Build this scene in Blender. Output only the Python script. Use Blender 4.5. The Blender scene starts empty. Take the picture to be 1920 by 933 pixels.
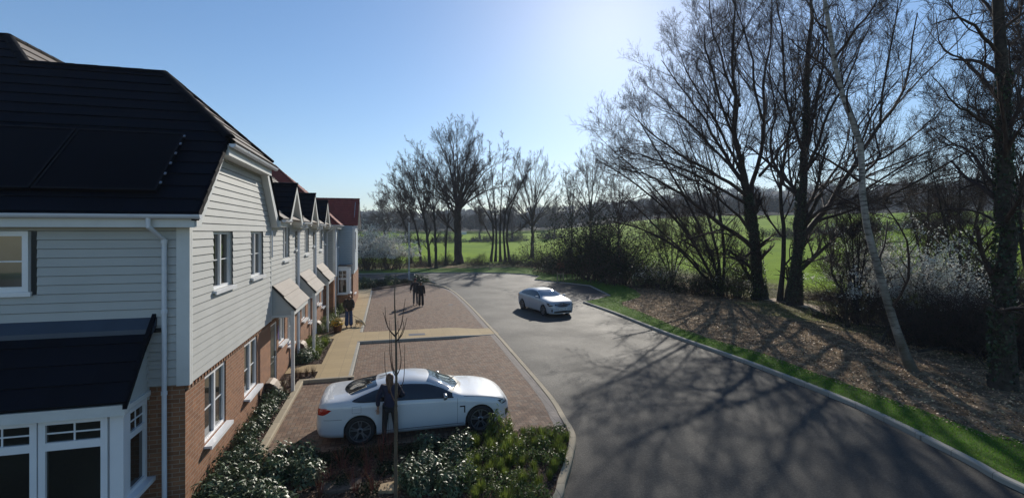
import bpy, bmesh, math, random
import numpy as np
from mathutils import Vector, Matrix
from mathutils.geometry import tessellate_polygon
R=math.radians
rnd=random.Random(7)
sc=bpy.context.scene
COL=sc.collection
# ---------------------------------------------------------------- camera, world, sun, exposure
CAM=(3.352,-9.374,4.9); YAW=R(14.87)
cd=bpy.data.cameras.new('camera'); cam=bpy.data.objects.new('camera',cd); COL.objects.link(cam)
cam.location=CAM; cam.rotation_euler=(R(90),0,-YAW)
cd.sensor_width=36; cd.lens=36*885/1920; cd.shift_y=-(31.5)/1920; cd.clip_end=6000; cd.clip_start=.05
sc.camera=cam
SUN_EL=R(26.0); SUN_AZ=R(14.87+12.3)      # azimuth clockwise from +Y
w=bpy.data.worlds.new('World'); sc.world=w; w.use_nodes=True
nt=w.node_tree; bg=nt.nodes['Background']; sky=nt.nodes.new('ShaderNodeTexSky')
sky.sky_type='NISHITA'; sky.sun_disc=False; sky.sun_elevation=SUN_EL; sky.sun_rotation=SUN_AZ
sky.altitude=60; sky.air_density=1.0; sky.dust_density=.25; sky.ozone_density=3.2
hs=nt.nodes.new('ShaderNodeHueSaturation'); hs.inputs['Saturation'].default_value=1.13
nt.links.new(sky.outputs[0],hs.inputs['Color']); nt.links.new(hs.outputs[0],bg.inputs[0]); bg.inputs[1].default_value=.12
sd=bpy.data.lights.new('sun','SUN'); sun=bpy.data.objects.new('sun',sd); COL.objects.link(sun)
sd.energy=5.0; sd.angle=R(.53); sd.color=(1,.93,.82)
sdir=Vector((math.sin(SUN_AZ)*math.cos(SUN_EL),math.cos(SUN_AZ)*math.cos(SUN_EL),math.sin(SUN_EL)))
sun.rotation_euler=sdir.to_track_quat('Z','Y').to_euler()
sun.location=(20,20,40)
sc.view_settings.view_transform='Standard'; sc.view_settings.look='None'; sc.view_settings.gamma=1
sc.view_settings.exposure=.12
sc.cycles.max_bounces=6; sc.cycles.volume_bounces=0; sc.cycles.transparent_max_bounces=8
sc.cycles.use_denoising=True
HAZE=True
# ---------------------------------------------------------------- placing: photograph pixel -> point of the place
cy_,sy_=math.cos(YAW),math.sin(YAW)
def LD(l,d): return (CAM[0]+l*cy_+d*sy_, CAM[1]-l*sy_+d*cy_)
def P(px,py,z=0.):
    d=885*(CAM[2]-z)/(py-435); return LD((px-960)/885*d,d)
def D(px,d): return LD((px-960)/885*d,d)
# ---------------------------------------------------------------- object helpers
ORG={}
def tag(o,label=None,cat=None,group=None,kind=None):
    if label:o['label']=label
    if cat:o['category']=cat
    if group:o['group']=group
    if kind:o['kind']=kind
    return o
def thing(name,label,cat,loc=(0,0,0),rz=0,group=None):
    o=bpy.data.objects.new(name,None); COL.objects.link(o); o.empty_display_size=.2
    o.location=loc; o.rotation_euler=(0,0,rz); ORG[o.name]=Vector(loc)
    return tag(o,label,cat,group)
def mesh_obj(name,me,m,parent=None,loc=None):
    o=bpy.data.objects.new(name,me); COL.objects.link(o)
    if m is not None:
        for q in (m if isinstance(m,(list,tuple)) else [m]): me.materials.append(q)
    if parent: o.parent=parent
    return o
def np_mesh(name,V,F,smooth=False,mi=None):
    """V (n,3); F list of arrays (k,3) or (k,4)"""
    me=bpy.data.meshes.new(name); V=np.asarray(V,dtype=np.float32)
    F=[np.asarray(f,dtype=np.int32) for f in F if len(f)]
    me.vertices.add(len(V)); me.vertices.foreach_set('co',V.ravel())
    nl=sum(f.size for f in F); npoly=sum(len(f) for f in F)
    me.loops.add(nl); me.polygons.add(npoly)
    me.loops.foreach_set('vertex_index',np.concatenate([f.ravel() for f in F]))
    tot=np.concatenate([np.full(len(f),f.shape[1]) for f in F]).astype(np.int32)
    st=np.concatenate([[0],np.cumsum(tot)[:-1]]).astype(np.int32)
    me.polygons.foreach_set('loop_start',st); me.polygons.foreach_set('loop_total',tot)
    if mi is not None: me.polygons.foreach_set('material_index',np.asarray(mi,dtype=np.int32))
    if smooth: me.polygons.foreach_set('use_smooth',np.ones(npoly,dtype=bool))
    me.update(calc_edges=True); me.validate()
    return me
class MB:
    def __init__(s): s.v=[]; s.f=[]; s.uv=[]
    def face(s,pts,uv=None):
        n=len(s.v); s.v+= [tuple(p) for p in pts]; s.f.append(tuple(range(n,n+len(pts)))); s.uv.append(uv)
    def grid(s,rows,closed=False):
        n=len(s.v); m=len(rows[0])
        for r in rows: s.v+=[tuple(p) for p in r]
        for i in range(len(rows)-1):
            for j in range(m if closed else m-1):
                k=(j+1)%m; s.f.append((n+i*m+j,n+i*m+k,n+(i+1)*m+k,n+(i+1)*m+j)); s.uv.append(None)
        return n
    def box(s,x0,x1,y0,y1,z0,z1):
        p=[(x0,y0,z0),(x1,y0,z0),(x1,y1,z0),(x0,y1,z0),(x0,y0,z1),(x1,y0,z1),(x1,y1,z1),(x0,y1,z1)]
        n=len(s.v); s.v+=p
        for f in ((0,3,2,1),(4,5,6,7),(0,1,5,4),(1,2,6,5),(2,3,7,6),(3,0,4,7)): s.f.append(tuple(n+i for i in f)); s.uv.append(None)
    def prism(s,poly,n_vec,depth=None):
        """closed polygon of 3D points extruded by vector n_vec"""
        a=[Vector(p) for p in poly]; b=[p+Vector(n_vec) for p in a]
        s.face(a[::-1]); s.face(b)
        for i in range(len(a)):
            j=(i+1)%len(a); s.face([a[i],a[j],b[j],b[i]])
    def tube(s,pts,r,n=8,cap=True):
        pts=[Vector(p) for p in pts]; rr=r if isinstance(r,(list,tuple)) else [r]*len(pts)
        rows=[]; up=None
        for i,p in enumerate(pts):
            t=(pts[min(i+1,len(pts)-1)]-pts[max(i-1,0)]).normalized()
            if up is None: up=t.orthogonal().normalized()
            up=(up-t*up.dot(t)).normalized(); b=t.cross(up)
            rows.append([p+(up*math.cos(a)+b*math.sin(a))*rr[i] for a in [2*math.pi*k/n for k in range(n)]])
        s.grid(rows,True)
        if cap: s.face(rows[0][::-1]); s.face(rows[-1])
    def lathe(s,prof,n=24,o=(0,0,0),axis='Z'):
        rows=[]
        for r,z in prof:
            row=[]
            for k in range(n):
                a=2*math.pi*k/n; c,q=r*math.cos(a),r*math.sin(a)
                row.append((o[0]+c,o[1]+q,o[2]+z) if axis=='Z' else (o[0]+c,o[1]+z,o[2]+q) if axis=='Y' else (o[0]+z,o[1]+c,o[2]+q))
            rows.append(row)
        s.grid(rows,True)
    def build(s,name,m,parent=None,local=False,smooth=False,loc=None,bevel=0,recalc=False):
        if name in ('corner_board','fascia','clamp','pipe_clip') and len(s.f)>6:
            k=6 if name!='pipe_clip' else 12
            if len(s.f)%k==0 and not getattr(s,'piece',False):
                last=None
                for i in range(0,len(s.f),k):
                    q=MB(); q.piece=True
                    for f,u in zip(s.f[i:i+k],s.uv[i:i+k]): q.face([s.v[j] for j in f],u)
                    last=q.build(name,m,parent,local,smooth,loc,bevel,True)
                return last
        off=Vector((0,0,0))
        if parent and not local: off=ORG.get(parent.name,Vector((0,0,0)))
        if loc: off=Vector(loc)
        me=bpy.data.meshes.new(name)
        me.from_pydata([tuple(Vector(v)-off) for v in s.v],[],s.f)
        if any(u is not None for u in s.uv):
            ul=me.uv_layers.new(name='UVMap'); d=[]
            for u,f in zip(s.uv,s.f):
                d+= [c for q in (u or [(0,0)]*len(f)) for c in q]
            ul.data.foreach_set('uv',d)
        if smooth:
            bm=bmesh.new(); bm.from_mesh(me); bmesh.ops.remove_doubles(bm,verts=bm.verts,dist=.0004)
            bmesh.ops.recalc_face_normals(bm,faces=bm.faces); bm.to_mesh(me); bm.free()
            me.polygons.foreach_set('use_smooth',[True]*len(me.polygons))
        elif recalc:
            bm=bmesh.new(); bm.from_mesh(me); bmesh.ops.remove_doubles(bm,verts=bm.verts,dist=.0004)
            bmesh.ops.recalc_face_normals(bm,faces=bm.faces); bm.to_mesh(me); bm.free()
        o=mesh_obj(name,me,m,parent)
        if loc: o.location=loc
        ORG[o.name]=off
        if bevel:
            b=o.modifiers.new('bevel','BEVEL'); b.width=bevel; b.segments=2; b.limit_method='ANGLE'
        return o
def copy_tree(o,parent=None):
    c=o.copy(); COL.objects.link(c); c.parent=parent; ORG[c.name]=ORG.get(o.name,Vector())
    for ch in list(o.children): copy_tree(ch,c)
    return c
# ---------------------------------------------------------------- materials
class NT:
    def __init__(s,name):
        s.m=bpy.data.materials.new(name); s.m.use_nodes=True; s.t=s.m.node_tree; s.b=s.t.nodes['Principled BSDF']; s.out=s.t.nodes['Material Output']
    def n(s,typ,ins=None,**kw):
        q=s.t.nodes.new('ShaderNode'+typ)
        for k,v in kw.items(): setattr(q,k,v)
        for k,v in (ins or {}).items():
            if hasattr(v,'is_linked') or hasattr(v,'links'): s.t.links.new(v,q.inputs[k])
            else: q.inputs[k].default_value=v
        return q
    def math(s,op,a,b=None,c=None):
        q=s.t.nodes.new('ShaderNodeMath'); q.operation=op
        for i,v in enumerate((a,b,c)):
            if v is None: continue
            if hasattr(v,'links'): s.t.links.new(v,q.inputs[i])
            else: q.inputs[i].default_value=v
        return q.outputs[0]
    def link(s,a,b): s.t.links.new(a,b)
    def ramp(s,fac,stops):
        q=s.t.nodes.new('ShaderNodeValToRGB'); s.link(fac,q.inputs[0]); e=q.color_ramp.elements
        while len(e)<len(stops): e.new(.5)
        for i,(p,c) in enumerate(stops): e[i].position=p; e[i].color=(*c,1)
        return q.outputs[0]
    def noise(s,scale,detail=4,vec=None,rough=.55):
        q=s.n('TexNoise',{'Scale':scale,'Detail':detail,'Roughness':rough})
        if vec is None:
            vec=s.n('NewGeometry').outputs['Position']
        s.link(vec,q.inputs['Vector']); return q.outputs['Fac']
    def bump(s,h,strength=.3,dist=.02):
        q=s.n('Bump',{'Strength':strength,'Distance':dist,'Height':h}); s.link(q.outputs[0],s.b.inputs['Normal']); return q
def mix(t,fac,a,b,mode='MIX'):
    q=t.t.nodes.new('ShaderNodeMix'); q.data_type='RGBA'; q.blend_type=mode
    for i,v in ((0,fac),(6,a),(7,b)):
        if hasattr(v,'links'): t.link(v,q.inputs[i])
        else: q.inputs[i].default_value=v if i==0 else (*v,1)
    return q.outputs[2]
def pm(name,col,rough=.6,var=.12,scale=3.,spec=.5,metal=0,coat=0,bump=0,bscale=60.,island=0,trans=0,col2=None):
    t=NT(name); b=t.b; b.inputs['Roughness'].default_value=rough; b.inputs['Metallic'].default_value=metal
    b.inputs['Specular IOR Level'].default_value=spec
    if coat: b.inputs['Coat Weight'].default_value=coat; b.inputs['Coat Roughness'].default_value=.03
    c2=col2 or tuple(c*(1-var*1.6) for c in col); c1=tuple(min(1,c*(1+var)) for c in col)
    oc=t.n('TexCoord').outputs['Object']
    n=t.noise(scale,5,oc)
    c=t.ramp(n,[(.3,c2),(.7,c1)])
    if island:
        g=t.n('NewGeometry').outputs['Random Per Island']
        v=t.n('HueSaturation',{'Color':c,'Value':t.math('MULTIPLY_ADD',g,island*2,1-island)}); 
        h=t.math('MULTIPLY_ADD',t.math('FRACT',t.math('MULTIPLY',g,17.3)),.05,.475); t.link(h,v.inputs['Hue']); c=v.outputs[0]
    t.link(c,b.inputs['Base Color'])
    if bump: t.bump(t.noise(bscale,3,oc),bump,.01)
    if trans:
        tb=t.n('BsdfTranslucent'); t.link(c,tb.inputs['Color']); mx=t.n('MixShader',{0:trans}); t.link(b.outputs[0],mx.inputs[1]); t.link(tb.outputs[0],mx.inputs[2]); t.link(mx.outputs[0],t.out.inputs[0])
    return t.m
def brick_mat(name,c1,c2,mortar):
    t=NT(name); g=t.n('NewGeometry').outputs['Position']; x=t.n('SeparateXYZ',{0:g})
    v=t.n('CombineXYZ',{0:t.math('ADD',x.outputs[0],x.outputs[1]),1:x.outputs[2]}).outputs[0]
    b=t.n('TexBrick',{'Vector':v,'Color1':(*c1,1),'Color2':(*c2,1),'Mortar':(*mortar,1),'Scale':1.,'Mortar Size':.006,'Mortar Smooth':.1,'Bias':0.,'Brick Width':.225,'Row Height':.075})
    n=t.noise(9,4); c=mix(t,t.math('MULTIPLY',t.math('SUBTRACT',n,.35),.9),b.outputs['Color'],(c2[0]*.45,c2[1]*.4,c2[2]*.4))
    n2=t.noise(.8,4); c=mix(t,t.math('MULTIPLY',n2,.35),c,(.27,.16,.085))
    t.link(c,t.b.inputs['Base Color']); t.b.inputs['Roughness'].default_value=.9
    h=t.math('ADD',t.math('MULTIPLY',b.outputs['Fac'],-1.),t.math('MULTIPLY',t.noise(90,3),.4)); t.bump(h,.6,.008)
    return t.m
def tile_mat(name,col,var,w=.3,rough=.55,spec=.5):
    t=NT(name); uv=t.n('UVMap').outputs[0]
    b=t.n('TexBrick',{'Vector':uv,'Color1':(*col,1),'Color2':(*[c*(1-var) for c in col],1),'Mortar':(*[c*.35 for c in col],1),'Scale':1.,'Mortar Size':.004,'Mortar Smooth':.2,'Bias':0.,'Brick Width':w,'Row Height':.34})
    n=t.noise(1.3,5); c=mix(t,t.math('MULTIPLY',n,.5),b.outputs['Color'],[c*1.5 for c in col])
    t.link(c,t.b.inputs['Base Color']); t.b.inputs['Roughness'].default_value=rough; t.b.inputs['Specular IOR Level'].default_value=spec
    t.bump(t.math('ADD',t.math('MULTIPLY',b.outputs['Fac'],-1.),t.math('MULTIPLY',t.noise(40,3),.5)),.35,.006)
    return t.m
def herring_mat(name):
    t=NT(name); s=t.n('SeparateXYZ',{0:t.n('NewGeometry').outputs['Position']})
    X=t.math('DIVIDE',s.outputs[0],.1); Y=t.math('DIVIDE',s.outputs[1],.1)
    i=t.math('FLOOR',X); j=t.math('FLOOR',Y); fx=t.math('FRACT',X); fy=t.math('FRACT',Y)
    k=t.math('FLOORED_MODULO',t.math('SUBTRACT',i,j),4.)
    e=[t.math('COMPARE',k,float(q),.1) for q in range(4)]
    d=t.math('MINIMUM',t.math('MINIMUM',t.math('ADD',fx,e[1]),t.math('ADD',t.math('SUBTRACT',1.,fx),e[0])),
             t.math('MINIMUM',t.math('ADD',fy,e[2]),t.math('ADD',t.math('SUBTRACT',1.,fy),e[3])))
    idv=t.n('CombineXYZ',{0:t.math('SUBTRACT',i,e[1]),1:t.math('SUBTRACT',j,e[2])}).outputs[0]
    wn=t.n('TexWhiteNoise',{'Vector':idv}).outputs[0]
    c=t.ramp(wn,[(0,(.11,.07,.05)),(.35,(.20,.11,.07)),(.7,(.27,.175,.115)),(1,(.19,.15,.12))])
    n=t.noise(1.1,5); c=mix(t,t.math('MULTIPLY',n,.55),c,(.13,.095,.075))
    n3=t.noise(.35,3); c=mix(t,t.math('MULTIPLY',n3,.35),c,(.24,.18,.13))
    jt=t.math('LESS_THAN',d,.045)
    c=mix(t,jt,c,(.05,.042,.037)); t.link(c,t.b.inputs['Base Color']); t.b.inputs['Roughness'].default_value=.85; t.b.inputs['Specular IOR Level'].default_value=.2
    t.bump(t.math('ADD',t.math('MINIMUM',d,.12),t.math('MULTIPLY',t.noise(150,2),.04)),.6,.03)
    return t.m
def slab_mat(name,col,w,h,mort):
    t=NT(name); g=t.n('NewGeometry').outputs['Position']
    b=t.n('TexBrick',{'Vector':g,'Color1':(*col,1),'Color2':(*[c*.82 for c in col],1),'Mortar':(*mort,1),'Scale':1.,'Mortar Size':.008,'Mortar Smooth':.1,'Bias':0.,'Brick Width':w,'Row Height':h}); b.offset=0
    n=t.noise(2.2,6); c=mix(t,t.math('MULTIPLY',n,.5),b.outputs['Color'],[x*.62 for x in col])
    n=t.noise(60,3); c=mix(t,t.math('MULTIPLY',n,.3),c,[x*.75 for x in col])
    t.link(c,t.b.inputs['Base Color']); t.b.inputs['Roughness'].default_value=.85; t.b.inputs['Specular IOR Level'].default_value=.25
    t.bump(t.math('MULTIPLY',b.outputs['Fac'],-1.),.4,.006)
    return t.m
def asphalt_mat():
    t=NT('asphalt'); 
    n=t.noise(20,6,None,.9); c=t.ramp(n,[(.30,(.010,.010,.011)),(.5,(.036,.035,.033)),(.66,(.14,.135,.12))])
    n2=t.noise(.45,5); c=mix(t,t.math('MULTIPLY',n2,.45),c,(.075,.068,.06))
    n3=t.noise(3.,4); c=mix(t,t.math('MULTIPLY',t.math('GREATER_THAN',n3,.62),.12),c,(.03,.03,.03))
    t.link(c,t.b.inputs['Base Color']); t.b.inputs['Roughness'].default_value=.62
    t.link(t.math('MULTIPLY_ADD',n2,.25,.60),t.b.inputs['Roughness']); t.b.inputs['Specular IOR Level'].default_value=.25
    n4=t.noise(7,5,None,.85); c=mix(t,t.math('MULTIPLY',t.math('GREATER_THAN',n4,.56),.4),c,(.085,.08,.07)); n5=t.noise(.22,3); c=mix(t,t.math('MULTIPLY',t.math('GREATER_THAN',n5,.55),.25),c,(.025,.025,.026)); t.link(c,t.b.inputs['Base Color'])
    t.bump(n,1.0,.02); return t.m
def ground_mat():
    t=NT('ground'); a=t.n('Attribute'); a.attribute_name='zone'; z=t.n('SeparateColor',{0:a.outputs['Color']})
    n=t.noise(1.6,7,None,.7); lit=t.ramp(n,[(.25,(.04,.028,.018)),(.48,(.15,.10,.06)),(.58,(.42,.30,.18)),(.66,(.34,.24,.14)),(.8,(.08,.055,.035))])  # litter: pale sandy patches, brightened in the colour to stand for sunlit ground
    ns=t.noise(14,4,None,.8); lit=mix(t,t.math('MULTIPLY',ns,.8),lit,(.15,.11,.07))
    f=t.noise(.06,6); fld=t.ramp(f,[(.3,(.15,.25,.004)),(.6,(.25,.36,.006)),(.8,(.31,.37,.012))])
    f2=t.noise(1.2,6,None,.75); fld=mix(t,t.math('MULTIPLY',f2,.6),fld,(.08,.17,.006))
    rg=t.noise(.8,6); rough=t.ramp(rg,[(.35,(.05,.06,.02)),(.65,(.14,.12,.05))])
    c=mix(t,z.outputs[0],fld,lit); c=mix(t,z.outputs[1],c,rough); c=mix(t,z.outputs[2],c,(.05,.05,.035))
    t.link(c,t.b.inputs['Base Color']); t.b.inputs['Roughness'].default_value=.95; t.b.inputs['Specular IOR Level'].default_value=.05
    t.bump(t.noise(6,6,None,.75),.9,.08); return t.m
M={}
M['brick']=brick_mat('brick',(.34,.145,.068),(.21,.085,.04),(.36,.30,.23))
M['brick_dark']=pm('dark_brick',(.035,.018,.012),.9)
M['siding']=pm('siding_paint',(.435,.44,.42),.62,.04,1.5)
M['siding_blue']=pm('siding_blue',(.36,.42,.46),.6,.04,1.5)
M['trim']=pm('trim_paint',(.62,.63,.61),.5,.04)
M['upvc']=pm('white_frame',(.78,.79,.8),.3,.02)
M['pipe']=pm('rainwater_plastic',(.66,.68,.72),.3,.04)
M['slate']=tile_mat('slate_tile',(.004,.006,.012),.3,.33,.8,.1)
M['slate_lit']=tile_mat('sunlit_tile',(.20,.17,.145),.12,.6,.7,.3)  # paler copy of the slate for sunward slopes, sunlight put into the colour
M['redtile']=tile_mat('red_tile',(.24,.055,.038),.35,.17,.75,.3)
M['panel']=pm('solar_cell',(.002,.002,.004),.5,.1,spec=.06)
M['panel_frame']=pm('panel_frame',(.004,.004,.006),.6,spec=.15)
M['lead']=pm('lead',(.06,.062,.07),.5)
M['metal']=pm('steel_clip',(.6,.6,.62),.35,metal=1)
def glass_mat(name,col,rough=.03,spec=.9):
    t=NT(name); t.b.inputs['Roughness'].default_value=rough; t.b.inputs['Specular IOR Level'].default_value=spec
    c=t.ramp(t.noise(1.2,3),[(.35,col),(.7,[x*.4 for x in col])]); t.link(c,t.b.inputs['Base Color'])
    t.bump(t.noise(1.5,1),.03,.02); return t.m
M['glass']=glass_mat('window_glass',(.02,.021,.016)); M['glass_grey']=glass_mat('blind_glass',(.11,.12,.11))
M['screenglass']=glass_mat('screen_glass',(.05,.07,.08),.03,1.)
M['screenglass'].node_tree.nodes['Principled BSDF'].inputs['IOR'].default_value=2.3
M['carglass']=glass_mat('car_glass',(.006,.009,.014),.02,1.)
M['herring']=herring_mat('herringbone_paver')
M['slabs']=slab_mat('cream_slab',(.46,.345,.19),.60,.60,(.27,.21,.13))
M['kerb']=slab_mat('kerb_stone',(.40,.38,.33),.915,.915,(.12,.11,.10))
M['kerb_s']=slab_mat('kerb_sand',(.45,.38,.27),.915,.915,(.14,.12,.10))
M['border']=slab_mat('border_paver',(.30,.26,.23),.2,.1,(.10,.09,.08))
M['asphalt']=asphalt_mat()
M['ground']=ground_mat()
def turf_mat():
    t=NT('turf'); n=t.noise(1.1,6,None,.7); c=t.ramp(n,[(.3,(.04,.085,.006)),(.6,(.085,.16,.012)),(.8,(.12,.14,.03))]); c=mix(t,t.math('MULTIPLY',t.noise(35,3),.5),c,(.035,.09,.006))
    t.link(c,t.b.inputs['Base Color']); t.b.inputs['Roughness'].default_value=.9; t.b.inputs['Specular IOR Level'].default_value=.2; t.bump(t.noise(50,4,None,.8),1.,.03); return t.m
M['turf']=turf_mat()
M['soil']=pm('soil_mulch',(.075,.045,.03),.95,.5,14,.2,bump=1.,bscale=45)
M['chip']=pm('bark_chip',(.14,.08,.055),.8,.3,island=.6)
M['litterleaf']=pm('dead_leaf',(.36,.225,.12),.6,.3,island=.7)
M['blade']=pm('grass_blade',(.11,.235,.015),.5,.2,island=.35,trans=.45)
M['bark']=pm('bark',(.045,.036,.028),.9,.4,6,.2,bump=.8,bscale=25)
M['twig']=pm('twig',(.055,.035,.028),.8,.3,4,.3)
M['ivy']=pm('ivy_leaf',(.025,.05,.012),.5,.3,island=.4)
M['carpaint']=pm('silver_white_paint',(.56,.58,.60),.5,.02,2,.3,coat=1.)
M['carpaint2']=pm('silver_paint',(.42,.46,.50),.5,.02,2,.3,coat=.9)
M['black']=pm('black_plastic',(.008,.008,.009),.5,.2)
M['tyre']=pm('tyre_rubber',(.014,.014,.015),.85,.2,bump=.3)
M['alloy']=pm('alloy',(.32,.33,.35),.3,.05,metal=.8)
M['lamp_red']=pm('tail_lens',(.42,.012,.012),.12,.1,coat=1)
M['lamp_clear']=pm('head_lens',(.35,.38,.42),.1,.3,20,coat=1)
M['chrome']=pm('chrome',(.7,.7,.72),.12,.02,metal=1)
M['plate']=pm('plate',(.75,.75,.72),.4,.02)
# ---------------------------------------------------------------- terrain
rk=[P(x,y) for x,y in [(1990,960),(1920,925),(1800,862),(1600,762),(1400,682),(1250,628),(1150,588),(1093,568)]]
rk=[(rk[0][0]-.35,rk[0][1]-9)]+[(rk[0][0]-.1,rk[0][1]-3)]+rk[1:]
bayc=[P(1145,556),P(1105,536),P(1062,531),P(1002,525)]
fk=[P(x,y) for x,y in [(1010,519),(985,515),(950,513),(900,512),(800,512),(700,513.5)]]; fk.append((fk[-1][0]-30,fk[-1][1]+2)); 
hard=rk+bayc+fk
plot=hard+[(-60,fk[-1][1]),(-60,-40),(rk[0][0],-40)]
def seg_d(X,Y,poly,closed=True):
    d=np.full(X.shape,1e9); n=len(poly)
    for i in range(n if closed else n-1):
        ax,ay=poly[i]; bx,by=poly[(i+1)%n]; vx,vy=bx-ax,by-ay; L=vx*vx+vy*vy+1e-12
        t=np.clip(((X-ax)*vx+(Y-ay)*vy)/L,0,1); d=np.minimum(d,np.hypot(X-ax-t*vx,Y-ay-t*vy))
    return d
def inside(X,Y,poly):
    c=np.zeros(X.shape,bool); n=len(poly)
    for i in range(n):
        ax,ay=poly[i]; bx,by=poly[(i+1)%n]
        m=((ay>Y)!=(by>Y)); xx=ax+(Y-ay)/(by-ay if by!=ay else 1e-9)*(bx-ax); c^= m&(X<xx)
    return c
def ss(a,b,x): t=np.clip((x-a)/(b-a),0,1); return t*t*(3-2*t)
_rg=np.random.RandomState(3); _ph=_rg.rand(24,3)*6.28; _dr=_rg.rand(24)*6.28
def wob(X,Y,s,k=8):
    o=0
    for i in range(k):
        f=(1+.35*i)/s; o=o+np.sin((X*math.cos(_dr[i])+Y*math.sin(_dr[i]))*f*6.28+_ph[i,0])/(1+.35*i)
    return o/3
def terrain(X,Y):
    X=np.asarray(X,float); Y=np.asarray(Y,float)
    ins=inside(X,Y,plot); d=seg_d(X,Y,plot); 
    l=(X-CAM[0])*cy_-(Y-CAM[1])*sy_; q=(X-CAM[0])*sy_+(Y-CAM[1])*cy_; r=np.hypot(l,q)
    rt=ss(-.02,.42,l/np.maximum(q,1))                      # 0 on the left, 1 on the right
    h=-.1+.2*ss(.15,.75,d)+ (wob(X,Y,9)*.10+wob(X,Y,2.6)*.05)*ss(3,7,d)
    h=h+rt*13.5*ss(45,290,r)+(1-rt)*4.8*ss(95,300,r)
    h=h+ss(260,800,r)*(26+16*rt+wob(X,Y,420,6)*9)*(q>0)
    return np.where(ins,-.1,h),d,ins,r
xs=np.concatenate([-1250+np.cumsum(np.linspace(75,3,32)),]);
xs=np.concatenate([[-1300],xs[xs<-8],np.arange(-8,46,.5),46+np.cumsum(np.geomspace(.6,70,60))])
ys=np.concatenate([np.arange(-60,-8,6),np.arange(-8,64,.5),64+np.cumsum(np.geomspace(.6,60,70))])
xs=xs[xs<1300]; ys=ys[ys<1350]
XX,YY=np.meshgrid(xs,ys); ZZ,DD,II,RR=terrain(XX,YY)
V=np.stack([XX.ravel(),YY.ravel(),ZZ.ravel()],1); nx,ny=len(xs),len(ys)
ii=(np.arange(ny-1)[:,None]*nx+np.arange(nx-1)[None]).ravel()
F=np.stack([ii,ii+1,ii+1+nx,ii+nx],1)
me=np_mesh('ground',V,[F],True)
ca=me.color_attributes.new('zone','FLOAT_COLOR','POINT')
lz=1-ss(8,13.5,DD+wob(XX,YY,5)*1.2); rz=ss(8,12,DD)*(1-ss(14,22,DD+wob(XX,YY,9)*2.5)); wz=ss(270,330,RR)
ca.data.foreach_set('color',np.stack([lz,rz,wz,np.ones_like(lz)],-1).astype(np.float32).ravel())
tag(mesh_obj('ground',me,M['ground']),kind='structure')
def zt(x,y): return float(terrain(np.array([x]),np.array([y]))[0][0])
def block(name,x0,x1,y0,y1,z,m):
    mb=MB(); mb.box(x0,x1,y0,y1,-.05,z); o=mb.build(name,m); tag(o,kind='structure'); return o
# ---------------------------------------------------------------- sheets
def sheet(name,poly,z,m,kind='structure',**kw):
    mb=MB(); pts=[Vector((p[0],p[1],z)) for p in poly]
    for t in tessellate_polygon([pts]):
        a,b,c=[pts[i] for i in t]
        if (b-a).cross(c-a).z<0: b,c=c,b
        mb.face([a,b,c])
    o=mb.build(name,m); tag(o,kind=kind,**kw); return o
def smooth_line(pts,n=6):
    out=[]; p=[Vector((a[0],a[1],0)) for a in pts]; p=[p[0]*2-p[1]]+p+[p[-1]*2-p[-2]]
    for i in range(1,len(p)-2):
        for k in range(n):
            t=k/n; a,b,c,d=p[i-1],p[i],p[i+1],p[i+2]
            v=.5*((2*b)+(c-a)*t+(2*a-5*b+4*c-d)*t*t+(3*b-a-3*c+d)*t**3); out.append((v.x,v.y))
    out.append((p[-2].x,p[-2].y)); return out
def offset_line(pts,o):
    r=[]
    for i in range(len(pts)):
        a=Vector(pts[max(i-1,0)]); b=Vector(pts[min(i+1,len(pts)-1)]); t=(b-a).normalized(); r.append((pts[i][0]+t.y*o,pts[i][1]-t.x*o))
    return r
def strip(name,a,b,za,zb,m,skirt=0,kind='structure'):
    mb=MB(); za=za if isinstance(za,list) else [za]*len(a); zb=zb if isinstance(zb,list) else [zb]*len(b)
    rows=[]
    for i in range(len(a)):
        r=[]
        if skirt: r.append((*a[i],za[i]-skirt))
        r+=[(*a[i],za[i]),(*b[i],zb[i])]
        if skirt: r.append((*b[i],zb[i]-skirt))
        rows.append(r)
    mb.grid(rows); o=mb.build(name,m,recalc=True); tag(o,kind=kind); return o
def kerb(name,line,h,wd=.15,m=None,side=1):
    """a kerb of real height along a line; the line is the road-side face"""
    mb=MB(); b=offset_line(line,wd*side); hh=h if isinstance(h,list) else [h]*len(line)
    rows=[]
    for i in range(len(line)):
        (ax,ay),(bx,by)=line[i],b[i]; z=hh[i]; c=.025
        cx_,cy2=ax+(bx-ax)*c/wd,ay+(by-ay)*c/wd
        rows.append([(ax,ay,-.05),(ax,ay,z-c),(cx_,cy2,z),(bx,by,z),(bx,by,-.05)])
    mb.grid(rows); mb.face(rows[0][::-1]); mb.face(rows[-1])
    o=mb.build(name,m or M['kerb'],recalc=True); tag(o,kind='structure'); return o
# left road edge line (kerb between bays and road)
lk=[P(x,y) for x,y in [(1040,960),(1062,905),(1075,860),(1079,820),(1060,780),(1030,735),(960,655),(930,622),(880,570),(850,545),(825,537),(800,533),(770,533.5)]]
lk=[(lk[0][0]-1.6,lk[0][1]-1.2)]+lk
lk=smooth_line(lk,5)
roadp=[(-60,-30),(rk[0][0],-30)]+rk+bayc+fk+[(-60,fk[-1][1])]
sheet('road',roadp,0,M['asphalt'])
sheet('house_ground',[(-40,-12),(.2,-12),(.2,31.5),(-40,31.5)],.045,M['soil'])
BX=lk  # for polygons
farY=P(700,545)[1]
bayp=[(2.2,1.7),(7.0,1.7)]+[p for p in lk if 1.7<p[1]<31 and p[0]>5]
bayp=[(.75,1.87)]+[(7.35,1.87)]+[p for p in lk if 1.87<p[1] and p[0]>2.3]+[(2.25,lk[-1][1]),(2.25,7.1),(.75,7.1)]
sheet('parking_bay',bayp,.004,M['herring'])
lin=[p for p in lk if 1.6<p[1]<33 and p[0]>5]
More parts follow.
